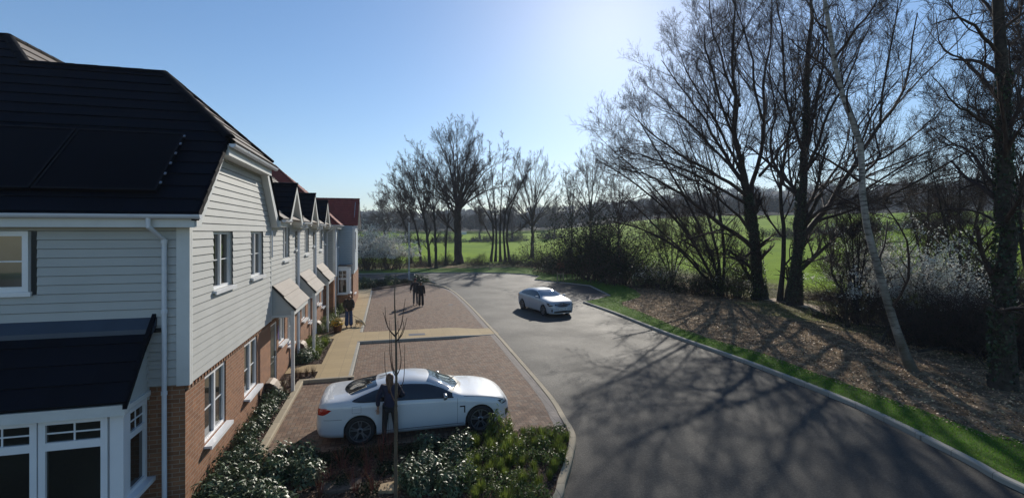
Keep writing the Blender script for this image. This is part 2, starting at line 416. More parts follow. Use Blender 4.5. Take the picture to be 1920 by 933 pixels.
strip('bay_border',offset_line(lin,-.16),offset_line(lin,-.42),.008,.008,M['border'])
# kerbs
i0=next(i for i,p in enumerate(lk) if p[1]>1.4)
hl=[.12 if p[1]<1.0 else (.12-.095*min(1,(p[1]-1.0)/1.2)) for p in lk]
hl=[h if p[1]<30 else .025+.08*min(1,(p[1]-30)/2.5) for h,p in zip(hl,lk)]
kerb('kerb',lk,hl,.15,M['kerb_s'],-1)
kerb('kerb',smooth_line(rk,4),.12,.15,M['kerb'],1)
kerb('kerb',[rk[-1]]+[P(1120,562.5),bayc[0]],[.1,.05,.05],.1)
kerb('kerb',bayc,.07,.12); kerb('kerb',[P(1055,552),rk[-1]],.012,.12)
kerb('kerb',[bayc[-1]]+smooth_line(fk,3),.1,.14)
kerb('kerb',[(.75,7.1),(.75,1.85)],.11,.17,M['kerb_s'],1)
kerb('kerb',[(2.3,7.1),(.6,7.1)],.11,.17,M['kerb_s'],1)
kerb('kerb',[(7.45,1.87),(.65,1.87)],.03,.1,M['kerb_s'],-1)
kerb('kerb',[(2.22,12.3),(2.22,7.1)],.104,.11,M['kerb'],1)
kerb('kerb',[(2.22,31.2),(2.22,14.45)],.104,.11,M['kerb'],1)
pe=P(700,545)[1]
# paths
PZ=.1
block('footpath',1.06,2.108,7.28,13.4,PZ,M['slabs']); block('footpath',1.06,2.108,13.4,36.,PZ,M['slabs'])
block('footpath',0.0,1.058,8.1,9.05,PZ,M['slabs']); block('footpath',0.0,1.058,13.3,14.3,PZ,M['slabs']); block('footpath',0.0,1.058,17.9,18.8,PZ,M['slabs'])
block('footpath',.45,1.058,21.5,36.,PZ-.004,M['slabs'])
# cream crossing strip, sloping down to the road
mb=MB(); ya,yb=12.42,14.42
rows=[]
for x,z in [(2.11,PZ),(6.4,PZ),(7.7,.02),(8.56,.012)]:
    y0=ya+(0 if x<6.6 else .3); rows.append([(x,y0,-.03),(x,y0,z),(x,yb if x<7 else yb-.2,z),(x,yb if x<7 else yb-.2,-.03)])
mb.grid(rows); mb.face(rows[0]); mb.face(rows[-1][::-1])
tag(mb.build('crossing_strip',M['slabs'],recalc=True),kind='structure')
kerb('kerb',[(2.12,12.34),(6.4,12.34),(7.7,12.6),(8.5,12.68)],[.115,.115,.03,.02],.09,M['kerb'],-1)
tag(block('drain_cover',4.35,5.1,13.0,13.42,PZ+.006,M['metal_grid'] if 'metal_grid' in M else M['lead']),'small rectangular metal inspection cover set in the cream paved strip','cover',kind='thing')
x,y=P(845,571); tag(block('drain_cover',x-.16,x+.16,y-.16,y+.16,.012,M['lead']),'small square dark drain cover in the far block paved bay','cover',kind='thing')
# verge of mown grass along the right kerb and far kerb
vo=[P(x,y,.1) for x,y in [(1990,850),(1911,833),(1732,770),(1611,728),(1427,663),(1280,618),(1220,592),(1166,569)]]
vo=[(vo[0][0]+.3,vo[0][1]-13)]+vo
vo2=[P(x,y,.1) for x,y in [(1201,556),(1185,541),(1150,528),(1110,517),(1060,507),(1010,503),(950,501),(880,502),(780,503),(668,504)]]; vo2.append((vo2[-1][0]-30,vo2[-1][1]))
inner=offset_line(rk,.14)+[p for p in offset_line([P(1120,562.5),bayc[0]]+bayc[1:],.1)]+offset_line(fk,.13)
vs=smooth_line(vo+vo2,5)
vs=[(x+rnd.uniform(-.07,.07),y+rnd.uniform(-.07,.07)) for x,y in vs]
verge_poly=inner+vs[::-1]
tag(sheet('verge_grass',verge_poly,.112,M['turf'],'stuff'),'strip of mown green grass between the kerb and the leaf litter','grass')
# grass blades over the verge
def scatter_in(poly,n,seed,box=None,near=True):
    rg=np.random.RandomState(seed); a=np.array(poly); lo,hi=a.min(0),a.max(0)
    if box: lo=np.maximum(lo,box[:2]); hi=np.minimum(hi,box[2:])
    out=[]; c=0
    while c<n:
        p=lo+(hi-lo)*rg.rand(n*2,2); 
        if near:
            d=np.hypot(p[:,0]-CAM[0],p[:,1]-CAM[1]); p=p[rg.rand(len(p))<np.clip((22/d)**1.3,.05,1)]
        p=p[inside(p[:,0],p[:,1],poly)]; out.append(p); c+=len(p)
    return np.concatenate(out)[:n]
def blades(name,pts,z,h,wd,m,seed,lean=.5,parent=None,loc=None):
    rg=np.random.RandomState(seed); n=len(pts); a=rg.rand(n)*6.28; z=z if not np.isscalar(z) else np.full(n,z)
    hh=h*(.5+rg.rand(n)); ln=rg.rand(n)*lean*hh; b=rg.rand(n)*6.28
    base=np.stack([pts[:,0],pts[:,1],z],1); dx=np.stack([np.cos(a)*wd/2,np.sin(a)*wd/2,0*a],1)
    tip=base+np.stack([np.cos(b)*ln,np.sin(b)*ln,hh],1)
    V=np.stack([base-dx,base+dx,tip],1).reshape(-1,3); F=np.arange(3*n).reshape(-1,3)
    if loc is not None: V=V-np.array(loc)
    o=mesh_obj(name,np_mesh(name,V,[F]),m,parent)
    if loc is not None: o.location=loc
    return o
bp=scatter_in(verge_poly,90000,5,(3,-5,24,58))
tag(blades('grass_blades',bp,.11,.035,.014,M['blade'],6),'short grass blades standing on the mown verge','grass',kind='stuff')
# leaf litter
lp=[(x-.3,y) for x,y in vs[4:]]+[(vs[-1][0],64),(-10,66),(20,60),(34,45),(40,20),(36,-6)]
pp=scatter_in(lp,60000,8,(8,-4,38,62))
def flats(name,pts,z,size,m,seed,tilt=.6,up=0):
    rg=np.random.RandomState(seed); n=len(pts); 
    nr=rg.randn(n,3)*tilt; nr[:,2]=1; nr/=np.linalg.norm(nr,axis=1)[:,None]
    t=np.cross(nr,rg.randn(n,3)); t/=np.linalg.norm(t,axis=1)[:,None]; b=np.cross(nr,t)
    s=(size*(.5+rg.rand(n)))[:,None]; c=np.stack([pts[:,0],pts[:,1],z],1)
    V=np.stack([c-t*s*.5,c-b*s*.32+nr*s*.08,c+t*s*.5,c+b*s*.32+nr*s*.08],1).reshape(-1,3)
    return mesh_obj(name,np_mesh(name,V,[np.arange(4*n).reshape(-1,4)]),m)
zz=terrain(pp[:,0],pp[:,1])[0]+.02
tag(flats('leaf_litter',pp,zz,.062,M['litterleaf'],9),'dry brown leaves littering the bare ground under the trees','leaf litter',kind='stuff')
# sandy footpath behind the trees
tp=[P(x,y,.1) for x,y in [(1440,561),(1500,572),(1550,585),(1600,598),(1660,612)]]; tp.append((tp[-1][0]+5,tp[-1][1]-7)); tp=smooth_line(tp,8)
a=offset_line(tp,.55); b=offset_line(tp,-.55)
mb=MB(); mb.grid([[(*a[i],zt(*a[i])+.06),(*tp[i],zt(*tp[i])+.075),(*b[i],zt(*b[i])+.06)] for i in range(len(tp))])
tag(mb.build('woodland_path',pm('sandy_soil',(.36,.27,.18),.95,.3,3)),kind='structure')
# ---------------------------------------------------------------- house construction kit
X_,Y_,Z_=Vector((1,0,0)),Vector((0,1,0)),Vector((0,0,1))
class Wall:
    """a vertical wall plane: origin O, horizontal e, outward normal n"""
    def __init__(s,O,e,n): s.O=Vector(O); s.e=Vector(e); s.n=Vector(n)
    def p(s,u,z,o=0): return s.O+s.e*u+Z_*z+s.n*o
    def obox(s,mb,u0,u1,z0,z1,o0,o1):
        c=[s.p(u0,z0,o0),s.p(u1,z0,o0),s.p(u1,z0,o1),s.p(u0,z0,o1),s.p(u0,z1,o0),s.p(u1,z1,o0),s.p(u1,z1,o1),s.p(u0,z1,o1)]
        n=len(mb.v); mb.v+=[tuple(q) for q in c]
        for f in ((0,3,2,1),(4,5,6,7),(0,1,5,4),(1,2,6,5),(2,3,7,6),(3,0,4,7)): mb.f.append(tuple(n+i for i in f)); mb.uv.append(None)
    def boards(s,mb,z0,z1,ext,ops=(),bh=.147,off=.04,lap=.018,gp=.009):
        """lapped boards from z0 to z1; ext(z)->(u0,u1); ops (u0,u1,z0,z1) openings"""
        k=round((z1-z0)/bh)
        for i in range(k):
            a=z0+i*bh; b=min(a+bh,z1); ea=ext(a+.001); eb=ext(b-.001)
            if eb[1]-eb[0]<.02 and ea[1]-ea[0]<.02: continue
            spans=[(0.,1.)]
            iv=[(ea[0],ea[1],eb[0],eb[1])]
            for o in ops:
                if o[2]<(a+b)/2<o[3]:
                    nv=[]
                    for q in iv:
                        if o[1]<=q[0] or o[0]>=q[1]: nv.append(q); continue
                        if o[0]>q[0]: nv.append((q[0],o[0],q[2],o[0]))
                        if o[1]<q[1]: nv.append((o[1],q[1],o[1],q[3]))
                    iv=nv
            for q in iv:
                mb.face([s.p(q[0],a+gp,off+lap),s.p(q[1],a+gp,off+lap),s.p(q[3],b,off),s.p(q[2],b,off)])
                mb.face([s.p(q[0],a+gp,off-.02),s.p(q[1],a+gp,off-.02),s.p(q[1],a+gp,off+lap),s.p(q[0],a+gp,off+lap)])
                for u,v in ((q[0],q[2]),(q[1],q[3])): mb.face([s.p(u,a,off+lap),s.p(v,b,off),s.p(v,b,off-.02),s.p(u,a,off-.02)])
    def panel(s,mb,u0,u1,z0,z1,ops=(),off=0.,reveal=.12):
        us=sorted({u0,u1,*[c for o in ops for c in o[:2] if u0<c<u1]}); zs=sorted({z0,z1,*[c for o in ops for c in o[2:4] if z0<c<z1]})
        for i in range(len(us)-1):
            for j in range(len(zs)-1):
                cu,cz=(us[i]+us[i+1])/2,(zs[j]+zs[j+1])/2
                if any(o[0]<cu<o[1] and o[2]<cz<o[3] for o in ops): continue
                mb.face([s.p(us[i],zs[j],off),s.p(us[i+1],zs[j],off),s.p(us[i+1],zs[j+1],off),s.p(us[i],zs[j+1],off)])
        for o in ops: s.reveal(mb,o,off,reveal)
    def reveal(s,mb,o,off,dp):
        a,b,c,d=o[:4]
        for q in (((a,c),(a,d)),((b,c),(b,d)),((a,c),(b,c)),((a,d),(b,d))):
            mb.face([s.p(*q[0],off),s.p(*q[1],off),s.p(*q[1],off-dp),s.p(*q[0],off-dp)])
    def window(s,parent,o,dp,off=0.,lights=2,trans=None,bars=(),sill=.1,fr=.065,glass='glass',name='window',label=None,small=False):
        """o opening; frame recessed by dp. trans: height fraction of a transom; bars: glazing bars"""
        a,b,c,d=o[:4]; mb=MB(); f0,f1=off-dp-.04,off-dp+.03
        s.obox(mb,a,a+fr,c,d,f0,f1); s.obox(mb,b-fr,b,c,d,f0,f1); s.obox(mb,a+fr,b-fr,d-fr,d,f0,f1-.002); s.obox(mb,a+fr,b-fr,c,c+fr,f0,f1-.002)
        w_=(b-a)/lights
        for k in range(1,lights): s.obox(mb,a+k*w_-fr*.55,a+k*w_+fr*.55,c+fr,d-fr,f0+.002,f1+.004)
        zt_=None
        if trans: zt_=c+(d-c)*trans; s.obox(mb,a+fr,b-fr,zt_-fr*.7,zt_+fr*.7,f0,f1-.004)
        g0=off-dp-.01
        for k in range(lights):
            l0=a+k*w_+fr*.9; l1=a+(k+1)*w_-fr*.9
            for (bz0,bz1,kind) in bars:
                z0=c+(d-c)*bz0; z1=c+(d-c)*bz1; 
                if kind in 'h+': s.obox(mb,l0,l1,(z0+z1)/2-.011,(z0+z1)/2+.011,g0-.004,g0+.008)
                if kind in 'v+': s.obox(mb,(l0+l1)/2-.011,(l0+l1)/2+.011,z0,z1,g0-.004,g0+.0075)
        W=mb.build(name,M['upvc'],parent); ORG[W.name]=ORG[parent.name]
        if label: W['label']=label
        gb=MB(); s.obox(gb,a+fr*.5,b-fr*.5,c+fr*.5,d-fr*.5,g0-.012,g0-.002); gb.build('pane',M[glass],W)
        if sill:
            sb=MB(); s.obox(sb,a-.04,b+.04,c-.045,c-.002,off-dp,off+sill); s.obox(sb,a-.04,b+.04,c-.075,c-.045,off+sill-.03,off+sill-.002); sb.build('sill',M['upvc'],W)
        return W
def clip(poly,w,keep_above):
    out=[]
    for i in range(len(poly)):
        a,b=poly[i],poly[(i+1)%len(poly)]; ia=(a[1]>=w)==keep_above or a[1]==w; ib=(b[1]>=w)==keep_above or b[1]==w
        if ia: out.append(a)
        if ia!=ib: t=(w-a[1])/(b[1]-a[1]); out.append((a[0]+(b[0]-a[0])*t,w))
    return out
def roof_plane(mb,pts,course=.34,thick=.028,base=.05):
    """pts: planar convex 3D polygon, first edge is the eave (left to right seen from outside)"""
    p=[Vector(q) for q in pts]; U=(p[1]-p[0]).normalized(); N=U.cross(p[2]-p[0]).normalized()
    if N.z<0: N=-N
    W=N.cross(U); 
    if W.z<0: W=-W
    O=p[0]; poly=[((q-O).dot(U),(q-O).dot(W)) for q in p]; top=max(q[1] for q in poly); k=0
    uo=O.dot(U)
    while k*course<top-1e-4:
        w0=k*course; w1=min(top,w0+course); pl=clip(clip(poly,w0,True),w1,False) if k else clip(poly,w1,False)
        cl=[]
        for q in pl:
            if not cl or abs(q[0]-cl[-1][0])+abs(q[1]-cl[-1][1])>1e-5: cl.append(q)
        if len(cl)>2 and abs(cl[0][0]-cl[-1][0])+abs(cl[0][1]-cl[-1][1])<1e-5: cl.pop()
        if len(cl)>=3:
            sh=(k%2)*0.5
            mb.face([O+U*q[0]+W*q[1]+N*(base+thick*(1-(q[1]-w0)/course)) for q in cl],[(q[0]+uo,q[1]) for q in cl])
            lo=[q for q in cl if abs(q[1]-w0)<1e-4]
            if len(lo)>=2:
                a,b=min(lo),max(lo); h0=base if k==0 else base
                mb.face([O+U*a[0]+W*w0+N*(h0-.03 if k==0 else h0),O+U*b[0]+W*w0+N*(h0-.03 if k==0 else h0),O+U*b[0]+W*w0+N*(base+thick),O+U*a[0]+W*w0+N*(base+thick)],[(0.01,.01)]*4)
        k+=1
    # underside
    mb.face([q+N*(base-.04) for q in p][::-1],[(0,0)]*len(p))
def ridge_tiles(mb,a,b,r=.1,seg=.45):
    a,b=Vector(a),Vector(b); L=(b-a).length; n=max(1,round(L/seg)); t=(b-a)/n; d=t.normalized()
    side=d.cross(Z_).normalized(); up=side.cross(d).normalized()
    for i in range(n):
        p0=a+t*i-d*.02; p1=a+t*(i+1)+d*.02; rows=[]
        for p,rr in ((p0,r*1.07),(p1,r)):
            rows.append([p+side*math.cos(x)*rr+up*math.sin(x)*rr*.8 for x in [math.pi*k/6 for k in range(7)]])
        mb.grid(rows); mb.face(rows[0]); mb.face(rows[1])
def gutter(mb,a,b,n,r=.06):
    """half-round gutter from a to b, n outward direction"""
    a,b,n=Vector(a),Vector(b),Vector(n); rows=[]
    for p in (a,b): rows.append([p+n*(r+r*math.cos(x))+Z_*(-r*math.sin(x)*1.15) for x in [math.pi*k/8 for k in range(9)]]+[p+n*(r+r*.86*math.cos(x))+Z_*(-r*.86*math.sin(x)*1.15+.004) for x in [math.pi*k/8 for k in range(8,-1,-1)]])
    mb.grid(rows,True); mb.face(rows[0]); mb.face(rows[1])
    L=(b-a).length; d=(b-a)/L; k=max(1,int(L/.9))
    for i in range(k+1):
        q=a+d*(L*(i+.02)/(k+.04)); 
        rows=[[p+n*(r+r*1.1*math.cos(x))+Z_*(-r*1.1*math.sin(x)*1.15+.004) for x in [math.pi*j/8 for j in range(9)]] for p in (q,q+d*(.09 if i%3==1 else .03))]
        mb.grid(rows); mb.face(rows[0]); mb.face(rows[1])
def downpipe(parent,pts,r=.035,clips=()):
    mb=MB(); mb.tube(pts,r,10); o=mb.build('downpipe',M['pipe'],parent,smooth=False)
    cb=MB()
    for c in clips:
        c=Vector(c); cb.tube([c-Z_*.03,c+Z_*.03],r*1.25,10)
    if clips: cb.build('pipe_clip',M['pipe'],o)
    return o
# ---------------------------------------------------------------- near house
hA=thing('detached_house','nearest house with white boarded upper floor, dark slate roof, solar panels and bay window','house',(0,0,0),0)
Wf=Wall((0,0,0),(1,0,0),(0,-1,0)); Wg=Wall((0,0,0),(0,1,0),(1,0,0))
SB=2.27; EV=5.19; BH=.147; DY=5.96
# gable wall openings
g1=(.91,2.16,.80,2.12); g2=(3.52,4.74,.80,2.12); u1=(1.14,2.36,SB+BH*10,SB+BH*18); u2=(3.80,5.02,SB+BH*10,SB+BH*18)
mb=MB(); Wg.panel(mb,-.0,DY,0,SB,[g1,g2],-.03,.12); Wf.panel(mb,-8,0-.03,0,SB,[],-.0,.1)
Wg.obox(mb,.0,.01,0,SB,-.0301,-.03)
mb.build('brick_wall',M['brick'],hA)
mb=MB()
y=.04
while y<DY-.1: Wg.obox(mb,y,y+.075,SB-.105,SB-.02,-.03,.012); y+=.155
mb.build('dentil_course',M['brick'],hA)
mb=MB(); Wg.obox(mb,0,DY,SB-.135,SB-.105,-.03,-.018); Wg.obox(mb,0,DY,SB-.02,SB-.001,-.03,.03); mb.build('soldier_course',M['brick_dark'],hA)
def gext(z):
    if z<EV: return (.07,DY-.04)
    k=(z-EV); return (max(.02,-.27+k),min(DY-.02,6.17-k))
mb=MB(); Wg.boards(mb,SB,6.70,gext,[u1,u2]); 
for o in (u1,u2): Wg.reveal(mb,o,.045,.16)
mb.build('side_boarding',M['siding'],hA)
mb=MB()
fw1=(-3.45,-2.20,SB+BH*11.4,SB+BH*18)
Wf.boards(mb,SB,SB+BH*19,lambda z:(-8,-.13),[(-3.55,-2.1,fw1[2],fw1[3])]); mb.build('front_boarding',M['siding'],hA)
mb=MB(); mb.box(-.14,.062,-.062,.005,SB-.01,EV-.05); mb.box(-.01,.062,.0,.07,SB-.008,EV-.052); Wg.obox(mb,DY-.05,DY,SB,EV-.05,.02,.06)
mb.build('corner_board',M['trim'],hA)
bars=[(.5,.56,'h')]
for o in (u1,u2): Wg.window(hA,o,.09,.045,2,None,[(.46,.54,'h')],.075,.06)
for o in (g1,g2): Wg.window(hA,o,.06,-.03,2,None,[(.44,.5,'h')],.14,.07)
Wf.window(hA,fw1,-.02,.03,1,None,[(.48,.52,'h')],.07,.08,'glass_grey')
# roof: slope 45 degrees, ridge along X, half hip on the right, hipped taller cross wing on the left
EO=.30; rz=lambda y: EV+(y+EO)          # height of the front slope at y
RY=2.95; RZ=rz(RY); XV=.26; HZ=rz(1.28); hipx=XV-(RZ-HZ)*1.05
apx=-4.85; apy=RY+ -(-4.85+4.05)*1.0; apz=rz(apy)
mb=MB()
roof_plane(mb,[(-9,-EO,EV),(XV,-EO,EV),(XV,1.28,HZ),(hipx,RY,RZ),(apx+.8,RY,RZ),(apx,apy,apz),(-5.4,apy,apz),(-9,apy-3.2,apz-3.2)])
BY=2*RY+EO
roof_plane(mb,[(XV,BY,EV),(-4,BY,EV),(-4,RY,RZ),(hipx,RY,RZ),(XV,BY-(HZ-EV),HZ)])
mb.build('roof',M['slate'],hA)
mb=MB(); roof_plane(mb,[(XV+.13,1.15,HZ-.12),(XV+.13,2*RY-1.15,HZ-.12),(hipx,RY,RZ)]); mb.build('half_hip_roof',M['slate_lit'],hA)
mb=MB(); k=apz-RZ+1.4
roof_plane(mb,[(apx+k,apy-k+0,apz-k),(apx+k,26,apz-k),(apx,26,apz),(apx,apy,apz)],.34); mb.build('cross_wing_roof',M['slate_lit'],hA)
mb=MB()
up=.025
ridge_tiles(mb,(hipx,RY,RZ+up),(apx+.8,RY,RZ+up)); ridge_tiles(mb,(XV+.05,1.2,HZ+.02),(hipx,RY,RZ+up)); ridge_tiles(mb,(XV+.05,2*RY-1.2,HZ+.02),(hipx,RY,RZ+up))
ridge_tiles(mb,(apx+.8,RY,RZ+up),(apx,apy,apz+up)); ridge_tiles(mb,(apx,apy,apz+up),(apx,26,apz+up)); ridge_tiles(mb,(apx,apy,apz+up),(-9,apy-.02,apz+up-.15))
mb.build('ridge_tiles',M['slate'],hA)
# verge tiles stepping up the near rake, barge board, box eaves
mb=MB(); n=8
for i in range(n):
    y0=-EO-.03+i*(1.28+EO)/n; y1=y0+(1.28+EO)/n+.02; c0=rz(y0)+.085; c1=rz(y1)+.055
    mb.prism([(XV-.08,y0,c0),(XV-.08,y1,c1),(XV-.08,y1,c1-.15),(XV-.08,y0,c0-.15)],(.115,0,0))
mb.build('verge_tiles',M['slate'],hA)
mb=MB()
for sgn in (0,1):
    f=(lambda y:y) if not sgn else (lambda y:2*RY-y)
    pl=[(.06,f(-EO+.05),EV-.16),(.06,f(-.02),EV-.16),(.06,f(1.30),HZ-.24),(.06,f(1.28),HZ-.02),(.06,f(-EO+.05),EV+.0)]
    mb.prism(pl,(.17,0,0))
pl=[(.07,1.15,HZ-.34),(.07,2*RY-1.15,HZ-.34),(.07,2*RY-1.15,HZ-.14),(.07,1.15,HZ-.14)]; mb.prism(pl,(.25,0,0))
mb.build('barge_board',M['trim'],hA)
mb=MB(); mb.box(-9,XV-.02,-EO+.03,-.03,EV-.2,EV-.01); mb.box(-9,XV-.045,-EO+.005,-EO+.029,EV-.21,EV-.0); mb.build('fascia',M['trim'],hA)
mb=MB(); gutter(mb,(-9,-EO+.0,EV+.0),(XV+.0,-EO+.0,EV+.0),(0,-1,0)); g=mb.build('gutter',M['pipe'],hA)
mb=MB(); gutter(mb,(XV+.07,1.1,HZ-.12),(XV+.07,2*RY-1.05,HZ-.12),(1,0,0)); mb.build('gutter',M['pipe'],hA)
downpipe(hA,[(-.43,-EO-.055,EV-.05),(-.43,-EO-.055,EV-.2),(-.30,-.11,EV-.42),(-.30,-.11,SB),(-.30,-.10,0)],.038,[(-.30,-.11,SB-.1),(-.30,-.11,3.55),(-.3,-.11,EV-.45)])
mb=MB(); mb.box(-.65,-.31,-.09,-.03,3.2,3.27); mb.build('cable_cover',M['black'],hA)
downpipe(hA,[(.09,DY-.07,EV-.25),(.09,DY-.07,4.15)],.02)
# solar panels: one array of framed modules on the front slope
sp=thing('solar_panel_array','black solar panels laid in a row on the nearest dark roof','solar panels',(-3,0.6,6))
Wd=Vector((0,1,1)).normalized(); Nn=Vector((0,-1,1)).normalized()
def spt(x,w_,h): return Vector((x,-EO,EV))+Wd*w_+Nn*h
for i in range(4):
    x1=-.42-i*1.75; x0=x1-1.72; mb=MB()
    for (a,b,c,d,h) in ((x0,x1,.42,.46,.17),(x0,x1,2.08,2.12,.17),(x0,x0+.035,.46,2.08,.17),(x1-.035,x1,.46,2.08,.17)):
        mb.prism([spt(a,c,h-.06),spt(b,c,h-.06),spt(b,d,h-.06),spt(a,d,h-.06)],Nn*.065)
    fr=mb.build('panel_frame',M['panel_frame'],sp)
    mb=MB(); mb.prism([spt(x0+.03,.455,.13),spt(x1-.03,.455,.13),spt(x1-.03,2.085,.13),spt(x0+.03,2.085,.13)],Nn*.035); mb.build('cell_sheet',M['panel'],fr)
mb=MB()
for w_ in (.6,.85,1.15,1.45,1.75,2.0): mb.prism([spt(-.42,w_,.16),spt(-.39,w_,.16),spt(-.39,w_+.05,.16),spt(-.42,w_+.05,.16)],Nn*.02)
mb.build('clamp',M['metal'],sp)
# bay window in front
BXR=-.62; BYF=-.80; BT=2.20
mb=MB(); Wb=Wall((0,BYF,0),(1,0,0),(0,-1,0)); Wr=Wall((BXR,BYF,0),(0,1,0),(1,0,0))
mb.box(-4.3,BXR-.02,BYF+.02,0,0,.72)
mb.build('bay_plinth',M['brick'],hA)
mb=MB(); roof_plane(mb,[(-4.5,BYF-.16,BT+.1),(BXR+.16,BYF-.16,BT+.1),(BXR+.16,-.02,3.30),(-4.5,-.02,3.30)]); mb.build('bay_roof',M['slate'],hA)
mb=MB(); mb.prism([(-4.5,-.055,3.30),(-4.5,-.2,3.2),(-4.5,-.19,3.28),(-4.5,-.045,3.46)],(4.5+BXR+.19,0,0)); mb.build('lead_flashing',pm('blue_lead',(.035,.05,.075),.5),hA)
mb=MB()
for i in range(3):
    f=lambda y:BT+.1+(y-BYF+.16)*(1.2/.94)
    y0=BYF-.19+i*.32; y1=y0+.33; mb.prism([(BXR+.12,y0,f(y0)+.085),(BXR+.12,y1,f(y1)+.05),(BXR+.12,y1,f(y1)-.04),(BXR+.12,y0,f(y0)-.03)],(.06,0,0))
mb.build('verge_tiles',M['slate'],hA)
mb=MB(); mb.box(-4.5,BXR+.14,BYF-.17,BYF-.02,BT-.07,BT+.09); mb.box(BXR+.02,BXR+.1,BYF-.16,-.05,BT-.06,BT+.02)
mb.build('bay_fascia',M['trim'],hA)
mb=MB(); Wr.boards(mb,BT+.0,3.25,lambda z:((z-BT)*.75-.12,.74),(),BH,.045)
mb.prism([(BXR+.0,BYF-.05,BT+.02),(BXR+.0,-.06,BT+.02),(BXR+.0,-.06,3.2)],(.04,0,0)); Wr.obox(mb,.74,.775,BT-.14,3.25,.0,.07)
mb.build('bay_cheek',M['siding'],hA)
mb=MB(); mb.box(BXR-.13,BXR+.05,BYF-.005,BYF+.13,.7,BT-.071); mb.build('bay_post',M['upvc'],hA)
for i in range(4):
    b=BXR-.15-i*.88; Wb.window(hA,(b-.86,b,.75,BT-.08),.0,.0,1,.70,[(.71,.965,'+')],.12,.085)
mb=MB(); mb.box(-4.3,BXR-.14,BYF+.05,BYF+.06,.7,BT-.08); mb.build('bay_inner_frame',M['upvc'],hA)
Wr.window(hA,(.13,.74,.75,BT-.1),.0,.02,1,.68,[(.70,.96,'+')],.14,.07)
# small bits of render behind
mb=MB(); mb.box(-12,-.4,.4,DY,0,EV-.2); mb.build('inner_wall',M['trim'],hA)
